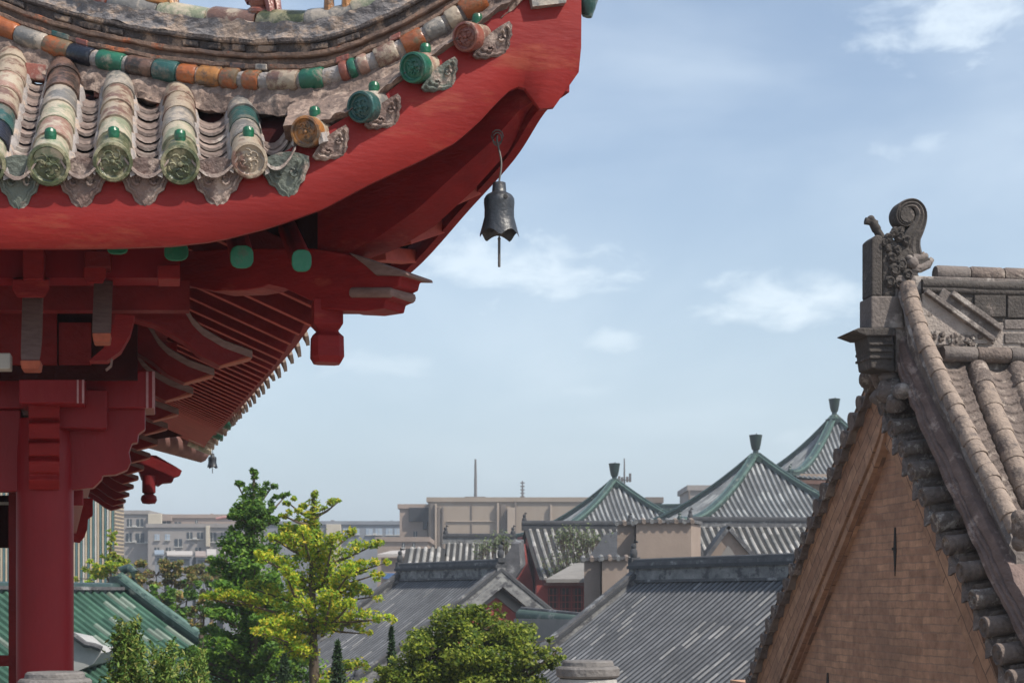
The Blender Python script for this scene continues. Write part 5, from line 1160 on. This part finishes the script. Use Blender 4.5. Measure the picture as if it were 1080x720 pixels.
# whitewashed gable with curved grey coping in front of it
rt = thing('white_gable', 'whitewashed gable with curved grey coping between red column and conifer', 'wall', W(90, 720, 34), 0)
mb = MB(); c = [W(x, y, 34) for x, y in ((40, 664), (78, 672), (88, 681), (96, 684), (104, 683), (107, 688), (98, 700), (80, 708), (78, 800), (40, 800))]; mb.prism(c, V((0, 1.5, 0))); mb.build('wall', WHW, rt)
mb = MB(); mb.tube([W(x, y, 33.9) for x, y in ((40, 661), (78, 670), (90, 679), (100, 681), (107, 684))], .07, 8); mb.build('coping', RGY, rt, smooth=True)

# ------------------------------------------------------------------ city blocks beyond the court
GLS = mat('dark_window', (.05, .062, .075), (.035, .042, .05), 3, .25); GLB = mat('pale_window', (.35, .42, .5), (.25, .3, .36), 3, .3); FRM = mat('window_frame', (.5, .49, .46))
def block(name, label, cat, x0, x1, yt, Y, M, depth=14, rot=0, wins=(), parts=(), group=None):
    a, b = W(x0, yt, Y), W(x1, yt, Y); rt = thing(name, label, cat, ((a.x + b.x) / 2, Y, 0), 0, group)
    mb = MB(); mb.bx(a.x, b.x, Y, Y + depth, 0, a.z); mb.build('wall', M, rt); m2 = MB(); m2.bx(a.x - .2, b.x + .2, Y - .2, Y + depth + .2, a.z + .002, a.z + .45); m2.build('parapet', M, rt)
    for (px0, px1, py0, py1, mm) in wins:
        mb = MB(); mb.prism([W(x, y, Y - .05) for x, y in rect(px0, px1, py0, py1)], V((0, .1, 0))); f = mb.build('window', mm, rt)
        m3 = MB(); s = Y / FPX; xm = (px0 + px1) / 2
        m3.prism([W(x, y, Y - .1) for x, y in rect(xm - .25, xm + .25, py0, py1)], V((0, .06, 0))); m3.prism([W(x, y, Y - .22) for x, y in rect(px0 - .6, px1 + .6, py1, py1 + .9)], V((0, .2, 0))); m3.build('frame', FRM, f)
        if rnd.random() < .55:
            m4 = MB(); xa = px1 + .4; m4.prism([W(x, y, Y - .7) for x, y in rect(xa, xa + 3.2, py1 - 1.5, py1 + .6)], V((0, .65, 0))); m4.build('air_conditioner', FRM, rt)
    for k_ in range(int((x1 - x0) / 16)):
        m5 = MB(); xa = x0 + 6 + k_ * 16 + rnd.uniform(-4, 4); hh = rnd.uniform(1.2, 3.4); wd = rnd.uniform(1, 3.2)
        m5.prism([W(x, y, Y + 3) for x, y in rect(xa, xa + wd, yt - 1.5 - hh, yt + 3)], V((0, 2, 0))); m5.build('roof_box', rnd.choice((CONB, CONG, TAND)), rt)
    for nm, px0, px1, py0, py1, mm, off in parts:
        mb = MB(); mb.prism([W(x, y, Y - off) for x, y in rect(px0, px1, py0, py1)], V((0, off * .98 if off > 0 else 6, 0))); mb.build(nm, mm, rt, bevel=.03)
    return rt
CONC = mat('flat_concrete', (.30, .275, .26), (.22, .20, .19), .35, .9, .2, 3, spots=(.19, .17, .16), spot_scale=.2, spot_amt=.3)
CONL = mat('cream_concrete', (.50, .45, .36), (.40, .35, .28), .4, .9, .2, 3)
CONB = mat('brownish_concrete', (.34, .265, .22), (.25, .195, .165), .35, .9, .2, 3)
CONG = mat('blue_grey_block', (.22, .235, .26), (.17, .18, .205), .3, .9, .1, 3)
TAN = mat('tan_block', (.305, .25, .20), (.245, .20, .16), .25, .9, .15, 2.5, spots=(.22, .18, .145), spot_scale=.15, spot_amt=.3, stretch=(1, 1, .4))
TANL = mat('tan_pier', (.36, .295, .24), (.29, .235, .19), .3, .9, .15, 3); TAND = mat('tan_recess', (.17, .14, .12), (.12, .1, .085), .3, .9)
SOOT = mat('soot_black', (.03, .032, .038), (.015, .016, .02), .8, .9, .2, 4)
ww = [(134, 139, 547, 555, GLS), (144, 151, 547, 555, GLS), (133, 139, 562, 571, GLS), (143, 152, 562, 572, GLS)]
block('apartment_block', 'taller grey apartment block end with cream side, left of the lower flats', 'building', 126, 156, 542, 190, CONC, wins=ww, parts=(('side_wall', 156, 170, 541.5, 556, CONL, .6),), group='flats beyond the trees')
ww = [(163, 168, 563, 569, GLB), (174, 179, 563, 569, GLB), (184, 192, 568, 576, GLS), (197, 203, 561, 568, GLS), (208, 214, 561, 568, GLS), (221, 228, 561, 571, GLS), (233, 238, 561, 568, GLS), (243, 249, 561, 568, GLS), (163, 168, 577, 581, GLS), (175, 180, 577, 581, GLS), (206, 212, 577, 581, GLS)]
block('apartment_block', 'long low row of grey flats with brownish attic storey beside the treetop', 'building', 156, 262, 556, 188, CONC, wins=ww, parts=(('chimney', 217, 220.5, 554, 576, CONL, .8),), group='flats beyond the trees')
block('attic_storey', 'brownish attic storey set back above the row of flats', 'building', 171, 262, 546, 196, CONB, 8, wins=[(184, 191, 550, 556, GLS), (171, 180, 546, 557, GLS), (206, 208.5, 548, 556, GLS)], parts=(('roof_hump', 171, 181, 543.5, 549, CONB, .5),))
rt = thing('roof_awning', 'curved blue and red roof edge at the right end of the flats', 'roof', W(238, 546, 187), 0)
for x0, x1, M in ((228, 242, mat('faded_red_sheet', (.45, .22, .2))), (241, 249, mat('blue_sheet', (.08, .14, .42)))):
    mb = MB(); mb.tube([W(x0, 547, 187), W((x0 + x1) / 2, 545.5, 187), W(x1, 545, 187)], .17, 8); mb.build('sheet', M, rt, smooth=True)
SHEET = mat('white_sheet_roof', (.44, .40, .37), (.34, .31, .29), .8, .7)
for x0, x1, y0, y1, M, lab in ((176, 203, 582, 586, SHEET, 'long pinkish white sheet roof below the flats'), (206, 219, 582, 587, mat('pink_sheet', (.34, .27, .24)), 'short pink sheet roof below the flats'), (218, 228, 580, 586, SHEET, 'short bright white sheet roof below the flats'), (163, 173, 581, 585, mat('pale_blue_sheet', (.24, .29, .35)), 'small pale blue sheet roof below the flats'), (236, 244, 580, 585, SHEET, 'small white sheet roof half behind the tall tree')):
    rt = thing('shed', lab, 'shed', W((x0 + x1) / 2, 600, 150), 0); mb = MB(); mb.prism([W(x0, y1, 150), W(x1, y1, 150), W(x1, y0, 155), W(x0, y0, 155)], UP * .12); mb.build('roof', M, rt); mb = MB(); mb.prism([W(x, y, 150.3) for x, y in rect(x0 + .5, x1 - .5, y1 + .5, 690)], V((0, 4, 0))); mb.build('wall', CONG, rt)
    mb = MB(); mb.prism([W(x, y, 150.25) for x, y in rect(x0 + 3, x1 - 3, y1 + 3, y1 + 9)], V((0, .1, 0))); mb.build('window', GLS, rt)
# striped tower block behind the column
rt = thing('striped_tower', 'tall tower block with close vertical ribs in beige and teal, behind the red column', 'building', W(60, 620, 150), 0)
mb = MB(); a, b = W(-60, 508, 150), W(121, 508, 150); mb.bx(a.x, b.x, 150, 152.9, 0, a.z); mb.build('wall', mat('tower_grey', (.10, .115, .115), (.06, .07, .07), .5, .6), rt)
RIB = [mat('rib_beige', (.55, .44, .30), (.42, .33, .22), .8), mat('rib_white', (.58, .55, .48), (.45, .43, .38), .8), mat('rib_teal', (.07, .16, .15), (.04, .1, .1), .8)]
x = -58; i = 0
while x < 119:
    mb = MB(); mb.prism([W(q, y, 149.8) for q, y in rect(x, x + 1.6, 520 if x > 60 else 509, 700)], V((0, .25, 0))); mb.build('rib', RIB[(0, 2, 1, 0, 2)[i % 5]], rt); x += 2.55; i += 1
mb = MB(); mb.prism([W(q, y, 149.9) for q, y in rect(120.6, 121.4, 507, 700)], V((.1, 3, 0))); sw = mb.build('corner_strip', RIB[0], rt)
for y in range(512, 640, 4):
    mb = MB(); mb.prism([W(q, z, 149.86) for q, z in rect(121.2, 121.8, y, y + 1.9)], V((.1, 2.9, 0))); mb.build('balcony', TAND, sw)
# blue grey block, notched tan block, big tan block
gw_ = [(x, x + 7, y, y + 6.5, GLB if (x + y) % 3 else GLS) for x in (386, 396, 407, 416) for y in (557,)] + [(x, x + 6, 557, 563, GLB) for x in (318, 330, 362, 373)]
block('office_block', 'blue grey flat-roofed block with pale windows behind the ginkgo', 'building', 278, 425, 553, 200, CONG, wins=gw_, parts=(('stair_tower', 344, 359, 552.5, 600, CONL, 1.0),))
rt = block('ruined_block', 'tan tower with soot-black broken top left of the big tan block', 'building', 421.5, 451, 536, 165, CONB, 10, wins=[(436, 440, 560, 566, GLS)], parts=(('burnt_top', 431, 452.5, 535, 549.5, SOOT, .5), ('burnt_strip', 446, 450.5, 549, 558, SOOT, .45), ('sill_band', 437, 451, 566.5, 570, SOOT, .35)))
block('low_block', 'low tan building under the soot-blackened tower', 'building', 398, 451, 571, 150, BEI, 10, wins=[(424, 427, 572, 577, GLS), (435, 438, 572, 577, GLS)])
rt = thing('shed', 'white flat shed roof between ginkgo and dark hall roof', 'shed', W(425, 600, 90), 0); mb = MB(); mb.prism([W(398, 587, 90), W(437, 586, 90), W(452, 581, 96), (W(412, 583, 96))], UP * .15); mb.build('roof', SHEET, rt); mb = MB(); mb.prism([W(x, y, 90.4) for x, y in rect(402, 447, 588, 680)], V((0, 4, 0))); mb.build('wall', CONB, rt)
mb = MB(); mb.prism([W(x, y, 90.2) for x, y in rect(404, 428, 604, 610)], V((0, .15, 0))); mb.build('tarpaulin', mat('blue_tarpaulin', (.08, .17, .36), (.06, .12, .26), 1, .6), rt)
rt = block('concrete_block', 'big windowless tan block with stepped roof and flat piers, carrying a tall mast', 'building', 452, 640, 529, 160, TAN, 25,
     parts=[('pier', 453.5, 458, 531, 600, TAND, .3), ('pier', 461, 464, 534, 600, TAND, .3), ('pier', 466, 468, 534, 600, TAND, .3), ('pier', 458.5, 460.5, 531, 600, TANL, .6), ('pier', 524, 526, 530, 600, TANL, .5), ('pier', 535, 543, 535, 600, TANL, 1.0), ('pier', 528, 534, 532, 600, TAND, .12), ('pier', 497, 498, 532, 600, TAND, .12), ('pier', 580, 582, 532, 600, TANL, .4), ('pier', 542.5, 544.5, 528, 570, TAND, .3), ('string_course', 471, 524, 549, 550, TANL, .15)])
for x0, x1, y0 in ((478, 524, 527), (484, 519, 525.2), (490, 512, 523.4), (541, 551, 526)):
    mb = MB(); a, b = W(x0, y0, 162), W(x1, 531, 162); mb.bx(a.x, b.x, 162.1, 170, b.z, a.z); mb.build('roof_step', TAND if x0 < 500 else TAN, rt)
def mast(px, y0, y1, Y, r, label, extra=0):
    a, b = W(px, y1, Y), W(px, y0, Y); rt = thing('antenna_mast', label, 'antenna', a, 0, 'antenna masts on the far roofs'); mb = MB(); mb.tube([a, a.lerp(b, .5), b], [r, r * .9, r * .6], 8); mb.build('pole', mat('mast_grey', (.16, .15, .15), (.1, .095, .095), 3, .6), rt); return rt
mast(501.5, 484, 526, 164, .16, 'tallest antenna mast on the stepped roof of the tan block')
m_ = mast(551, 507, 528, 164, .10, 'shorter lattice mast right of the tallest one on the tan block')
for k in range(5):
    mb = MB(); c = W(551, 509 + k * 3.6, 164); mb.bx(c.x - .22, c.x + .22, 163.9, 164.1, c.z - .06, c.z + .06); mb.build('crossbar', MATS['mast_grey'], m_)
m_ = mast(658.5, 483, 514, 88, .05, 'thin antenna mast with a ring of panel aerials beside the leftmost pyramid')
for k, (dx, y0, y1) in enumerate(((-5.5, 502, 507.5), (-2.5, 503, 508), (3, 502.5, 508), (6, 499, 508))):
    mb = MB(); a, b = W(658.5 + dx, y1, 88), W(658.5 + dx, y0, 88); mb.bx(a.x - .06, a.x + .06, 87.9, 88.1, a.z, b.z); pn = mb.build('panel_aerial', MATS['mast_grey'], m_); mb = MB(); mb.tube([W(658.5, y1 - 2, 88), W(658.5 + dx, y1 - 2, 88)], .025, 6); mb.build('arm', MATS['mast_grey'], pn)
block('white_block', 'small pale boxy rooftop between the two left pyramids', 'building', 727, 748, 517, 140, CONC, 8, parts=(('side_wall', 726, 728, 517, 545, TAND, .3),))
block('low_block', 'dark flat roof box above the green ridge between pyramids', 'building', 683, 697, 530, 130, TAND, 8)
rt = thing('green_ridge_hall', 'sliver of far green tiled ridge between the leftmost and middle pyramids', 'hall', W(690, 540, 100), 0)
a, b = W(660, 534, 100), W(735, 533, 100); rt_r = ridge_bar('ridge', [a - UP * .3, b - UP * .3], .2, [(.3, .2, RG), (.12, .26, RG)], rt, world_in=True)
slope('roof', GGT, rt, lambda u, v: a + V((u, -4 * v, -.3 - 2.2 * v)), (b - a).length, .3, .09, 5, world_in=True)
mb = MB(); mb.bx(a.x, b.x, 97, 103, 0, a.z - 1.9); mb.build('wall', RWALL, rt)
# far city edge so that the horizon is closed from any side
FAR = mat('far_city', (.26, .26, .27), (.19, .19, .2), .1, .95)
for i in range(46):
    x = -150 + i * 8.5 + rnd.uniform(-2, 2); Y = 250 + rnd.uniform(0, 70); h = rnd.uniform(5.5, 10.5); w = rnd.uniform(4.5, 9)
    if abs(x / Y * FPX + 540 - 560) > 1e9: continue
    mb = MB(); mb.bx(x - w, x + w, Y, Y + 12, 0, h)
    o = mb.build('far_building', FAR, None); tag(o, 'low grey building in the far city skyline beyond the court', 'building', 'low far buildings')

# ------------------------------------------------------------------ the summer air over the city
HZ = bpy.data.materials.new('air'); HZ.use_nodes = True; nt = HZ.node_tree; nt.nodes.remove(nt.nodes['Principled BSDF'])
pv = nt.nodes.new('ShaderNodeVolumePrincipled'); pv.inputs['Density'].default_value = HAZE; pv.inputs['Color'].default_value = (.86, .92, 1, 1); pv.inputs['Anisotropy'].default_value = .3
nt.links.new(pv.outputs[0], nt.nodes['Material Output'].inputs['Volume'])
mb = MB(); mb.bx(-910, 910, -125, 2610, -1, 60); tag(mb.build('haze', HZ), kind='stuff')
# ------------------------------------------------------------------ trees: tapered trunk, limbs, leaves as single faces spread through the crown
BARK = mat('bark', (.13, .095, .07), (.06, .045, .035), 9, .95, .9, 30, stretch=(1, 1, .3))
def leaf(mb, p, s, up=.3, asp=.7):
    n = V((rnd.gauss(.25, .8), rnd.gauss(-.35, .8), rnd.gauss(0, .8) + up + .45)).normalized(); a = n.orthogonal().normalized(); a.rotate(Matrix.Rotation(rnd.uniform(0, 6.28), 3, n)); b = n.cross(a) * asp
    s *= rnd.uniform(.5, 1.45); mb.v += [p - a * s, p + b * s * .8 + n * s * .12, p + a * s, p - b * s * .8 + n * s * .12]
    o = len(mb.v) - 4; mb.f.append((o, o + 1, o + 2, o + 3))
def clump(mb, c, r, n, s, sq=.8, up=.3):
    for _ in range(n):
        d = V((rnd.gauss(0, 1), rnd.gauss(0, 1), rnd.gauss(0, 1))).normalized() * (r * rnd.random() ** .45); d.z *= sq; leaf(mb, c + d, s, up)
def make_tree(name, label, base, group=None, cat='tree'): return thing(name, label, cat, (base.x, base.y, 0), 0, group)
def trunk(rt, pts, r0, r1, name='trunk'):
    mb = MB(); n = len(pts); mb.tube(pts, [r0 + (r1 - r0) * k / (n - 1) for k in range(n)], 9); return mb.build(name, BARK, rt, smooth=True)
L_GINK = mat_leaf('ginkgo_leaf', [(0.087, 0.189, 0.017), (0.203, 0.348, 0.023), (0.348, 0.464, 0.029), (0.522, 0.536, 0.043), (0.6, 0.45, 0.043)], trans=.45)
L_GINKD = mat_leaf('ginkgo_green_leaf', [(0.041, 0.108, 0.014), (0.074, 0.176, 0.019), (0.121, 0.243, 0.027), (0.189, 0.297, 0.034)], trans=.35)
L_BROAD = mat_leaf('broad_leaf', [(.035, .07, .01), (.085, .14, .014), (.16, .225, .022), (.26, .31, .035), (.33, .36, .055)], trans=.42)
L_DARK = mat_leaf('cypress_leaf', [(.010, .026, .010), (.02, .05, .015), (.035, .075, .02)], trans=.15)
L_CON = mat_leaf('arborvitae_leaf', [(0.045, 0.105, 0.021), (0.09, 0.18, 0.03), (0.165, 0.255, 0.045), (0.285, 0.27, 0.075)], trans=.2)
L_RUST = mat_leaf('autumn_leaf', [(0.075, 0.105, 0.03), (0.135, 0.18, 0.038), (0.3, 0.195, 0.06), (0.15, 0.15, 0.045)], trans=.3)
L_WEED = mat_leaf('weed_leaf', [(.09, .12, .05), (.15, .19, .08), (.21, .25, .12)], trans=.3)
def ginkgo(name, label, px, ytop, Y, branches, M, n_rand=0, leafs=.075, group=None, wid=1.0):
    """upright leader with tiered, rising limbs clothed in tufts of leaves; traced limbs plus limbs all round"""
    top = W(px, ytop, Y); base = V((top.x, Y, 0)); rt = make_tree(name, label, base, group)
    lead = [base, V((top.x + .05, Y, top.z * .4)), V((top.x - .03, Y, top.z * .75)), top]; trunk(rt, smooth_path(lead, 5), .16, .02)
    mb = MB(); lb = MB()
    def tufts(a, b, r0, r1, dens):
        L_ = (b - a).length; n = max(2, int(L_ / .085))
        for k in range(n + 1):
            t = k / n; p = a.lerp(b, t) + UP * (.10 * math.sin(t * 3)) ; r = r0 + (r1 - r0) * t
            clump(mb, p + V((rnd.gauss(0, .04), rnd.gauss(0, .04), rnd.gauss(0, .03))), r * rnd.uniform(.7, 1.25), int(dens * 3.2), leafs, .75)
    tufts(V((top.x, Y, top.z - 1.6)), top, .2, .07, 14)
    for (x0, y0, x1, y1, dy, r) in branches:
        a, b = W(x0, y0, Y), W(x1, y1, Y + dy); lb.tube([a, a.lerp(b, .5) - UP * .03, b], [.035, .022, .008], 6); tufts(a.lerp(b, .12), b, r, r * .5, 16)
    for k in range(n_rand):
        h = rnd.random(); z0 = top.z - .7 - h * 4.2; l = (.5 + 1.7 * h) * rnd.uniform(.6, 1.1) * wid; az = rnd.uniform(0, 6.28); a = V((top.x, Y, z0)); b = a + V((math.cos(az) * l, math.sin(az) * l, l * rnd.uniform(.15, .5)))
        lb.tube([a, a.lerp(b, .5), b], [.03, .02, .008], 5); tufts(a.lerp(b, .2), b, .19, .09, 13)
    lb.build('limbs', BARK, rt, smooth=True); mb.build_raw('foliage', M, rt); return rt
gb = [(331, 548, 304, 530, .2, .10), (332, 545, 357, 529, .1, .10), (331, 555, 296, 542, -.3, .10), (331, 572, 300, 556, .5, .16), (330, 590, 286, 566, -.4, .2), (333, 590, 375, 560, .4, .20), (332, 600, 400, 572, .1, .18), (333, 612, 405, 594, -.3, .17), (332, 622, 402, 604, .3, .15), (333, 635, 398, 628, .0, .17), (332, 655, 412, 652, -.2, .18), (332, 660, 385, 668, .3, .16), (340, 620, 352, 565, -.5, .2), (330, 615, 270, 585, -.5, .22), (330, 640, 262, 618, .1, .24), (330, 655, 225, 625, -.4, .2), (280, 640, 214, 630, -.3, .16), (330, 668, 282, 655, -.6, .22), (330, 672, 300, 690, -.6, .2), (331, 600, 318, 560, -.8, .2), (340, 640, 372, 600, -.8, .2), (345, 660, 370, 636, -.9, .2), (316, 640, 300, 600, -.9, .2), (318, 665, 268, 668, -.9, .2), (340, 670, 350, 625, -1, .2)]
ginkgo('ginkgo_tree', 'bright yellow-green ginkgo with tiered rising limbs in front of the grey hall', 331, 517, 27, gb, L_GINK, 34, .033, wid=.8)
gd = [(268, 540, 250, 510, .1, .14), (268, 535, 288, 512, .2, .14), (268, 560, 245, 545, .2, .2), (268, 556, 302, 522, .4, .10), (268, 585, 232, 575, 0, .3), (268, 590, 305, 560, .3, .25), (268, 610, 228, 602, -.2, .34), (268, 640, 225, 640, .2, .36), (268, 660, 300, 640, -.2, .36), (268, 680, 232, 682, .1, .36), (268, 690, 300, 680, .1, .36), (275, 715, 250, 712, 0, .4), (290, 712, 312, 705, .3, .4), (262, 700, 225, 700, .3, .35), (268, 640, 250, 590, -.5, .4), (268, 650, 290, 610, -.5, .4), (268, 700, 330, 700, .6, .4)]
ginkgo('ginkgo_tree', 'tall dark green tree with narrow top left of the bright ginkgo', 268, 497, 30, gd, L_GINKD, 90, .040, wid=.75)
# round leafy tree in front of the halls
def bush(name, label, ells, Y, M, n, s, group=None, trunk_px=None, cat='tree', ctw=.55):
    c0_ = W(*(trunk_px or ells[0][:2]), Y); rt = make_tree(name, label, c0_, group, cat); mb = MB(); lb = MB(); base = V((c0_.x, Y, 0))
    tz = W(0, max(e[1] for e in ells), Y).z
    trunk(rt, smooth_path([base, V((c0_.x + .06, Y, tz * .6)), V((c0_.x, Y, tz))], 4), .14, .06)
    for (x, y, rx, ry, w) in ells:
        c = W(x, y, Y); ax, az = rx / FPX * Y, ry / FPX * Y; ay = ax * .9
        lb.tube([V((c0_.x, Y, tz * .8)), V((c0_.x, Y, tz * .9)).lerp(c, .5), c], [.05, .035, .012], 6)
        for k in range(max(6, int(26 * w))):
            d = V((rnd.gauss(0, 1), rnd.gauss(0, 1), rnd.gauss(.25, 1))).normalized(); q = rnd.uniform(ctw, 1.0)
            p = c + V((d.x * ax, d.y * ay, d.z * az)) * q; r = rnd.uniform(.15, .32) * max(ax, .35) * .9
            clump(mb, p, r, int(n * r * r * 170) + 8, s * .62, .7, .5)
            lb.tube([c, p], [.012, .004], 4)
    lb.build('limbs', BARK, rt, smooth=True); mb.build_raw('foliage', M, rt); return rt
bush('broadleaf_tree', 'round light green broadleaf tree in front of the two grey tiled halls', [(495, 690, 80, 42, 1.6), (450, 700, 52, 36, 1.1), (500, 662, 40, 26, .8), (470, 668, 30, 22, .6), (545, 680, 38, 28, .8), (555, 705, 32, 26, .7), (512, 644, 18, 12, .35), (489, 648, 14, 12, .3), (430, 715, 34, 22, .7), (583, 690, 12, 12, .2), (410, 716, 18, 14, .4), (500, 735, 95, 34, 1.6), (490, 712, 60, 24, 1.2), (440, 722, 50, 20, .9), (550, 725, 40, 20, .8)], 22, L_BROAD, 26, .05)
# cypresses
def cypress(label, px, ytop, Y, wpx, M=L_DARK, name='cypress_tree'):
    t = W(px, ytop, Y); rt = make_tree(name, label, V((t.x, Y, 0)), 'slim dark cypresses in the court'); trunk(rt, [V((t.x, Y, 0)), V((t.x, Y, t.z - .3))], .09, .01); mb = MB(); w = wpx / FPX * Y
    for k in range(3800):
        h = rnd.random(); z = t.z - h * 3.4; r = w * (min(1, h * 1.9) ** .7) * rnd.random() ** .35 * (1 + .25 * math.sin(z * 9 + k % 7)); a = rnd.uniform(0, 6.28); leaf(mb, V((t.x + math.cos(a) * r, Y + math.sin(a) * r, z)), .045, .2, .4)
    mb.build_raw('foliage', M, rt)
cypress('slim dark cypress between the ginkgo and the round tree', 413, 661, 24, 10)
cypress('broader dark cypress at the foot of the ginkgo', 356, 676, 24, 17)
cypress('dark cypress low behind the dark green tree', 300, 690, 26, 20)
# arborvitae at the foot of the green hall
def arbor(label, px, ytop, Y, wpx, hm, n, name='arborvitae'):
    t = W(px, ytop, Y); rt = make_tree(name, label, V((t.x, Y, 0)), 'feathery conifers by the green hall'); trunk(rt, [V((t.x, Y, 0)), V((t.x, Y, t.z - .3))], .10, .015); mb = MB(); w = wpx / FPX * Y
    for k in range(n):
        h = rnd.random() ** .8; a = rnd.uniform(0, 6.28); r = w * (h ** 1.05) * rnd.uniform(.3, 1.2); z = t.z - .26 - h * hm + r * .25; c = V((t.x + math.cos(a) * r, Y + math.sin(a) * r, z)); d = V((math.cos(a) * .4, math.sin(a) * .4, 1)).normalized()
        for j in range(20):
            q = rnd.random(); leaf(mb, c + d * (q * .34) + V((rnd.gauss(0, .035), rnd.gauss(0, .035), 0)) * (1.2 - q), .028, .1, .45)
    mb.build_raw('foliage', L_CON, rt)
arbor('feathery green conifer with pointed top in front of the white gable', 134, 650, 17, 46, 2.0, 750)
arbor('low feathery conifer tip right of the pointed conifer', 172, 676, 16.6, 34, 1.4, 420)
arbor('yellowish low conifer at the right end of the conifer clump', 204, 688, 16.8, 26, 1.2, 320)
# shrubs and trees between green hall and flats
bush('small_tree', 'yellow-green young tree beside the striped tower', [(117, 578, 12, 16, .35), (112, 598, 24, 16, .5), (128, 605, 24, 14, .5), (117, 562, 6, 8, .2), (95, 610, 16, 12, .35)], 52, L_GINK, 16, .09)
bush('small_tree', 'mottled olive tree right of the green ridge finial', [(165, 606, 26, 16, .6), (188, 605, 20, 14, .5), (150, 618, 20, 14, .5), (178, 625, 26, 18, .6)], 50, L_RUST, 16, .10)
bush('small_tree', 'dense mid-green tree behind the sloping green verge', [(185, 640, 28, 24, .8), (205, 660, 26, 26, .8), (170, 632, 18, 16, .5), (225, 690, 26, 28, .8), (200, 615, 14, 10, .3)], 44, L_GINKD, 18, .10)
bush('small_tree', 'rust-tinged leafy tree beneath the row of flats', [(222, 600, 20, 14, .6), (215, 612, 22, 16, .6), (236, 610, 16, 16, .5), (240, 590, 8, 8, .2)], 70, L_RUST, 14, .12)
bush('small_tree', 'pale yellow-flowered bush left of the dark green tree', [(212, 650, 14, 18, .5), (222, 668, 12, 16, .4), (216, 634, 10, 9, .3)], 36, L_RUST, 20, .07)
# weeds growing on the hall roofs
def weeds(label, ells, Y):
    c = W(*ells[0][:2], Y); rt = thing('roof_weeds', label, 'weeds', c, 0, 'weeds growing on the hall roofs'); mb = MB(); sb_ = MB()
    for x, y, rx, ry, n in ells:
        for k in range(n):
            p = W(x + rnd.gauss(0, .5) * rx, y + rnd.gauss(0, .5) * ry, Y + rnd.uniform(-.3, .3)); sb_.tube([p - UP * .35, p], [.012, .006], 4)
            for j in range(5): leaf(mb, p + V((rnd.gauss(0, .12), rnd.gauss(0, .1), rnd.gauss(0, .12))), .065, .3, .45)
    mb.build_raw('foliage', L_WEED, rt); sb_.build('stalks', BARK, rt)
weeds('spreading grey-green weeds over the boldly striped roof', [(612, 570, 22, 12, 130), (595, 566, 14, 8, 60), (600, 590, 26, 12, 70), (588, 604, 8, 5, 25)], 60.5)
weeds('tuft of grey-green weeds on the thin striped hall ridge', [(527, 570, 9, 7, 60), (515, 575, 10, 6, 40), (506, 583, 5, 4, 12)], 61)
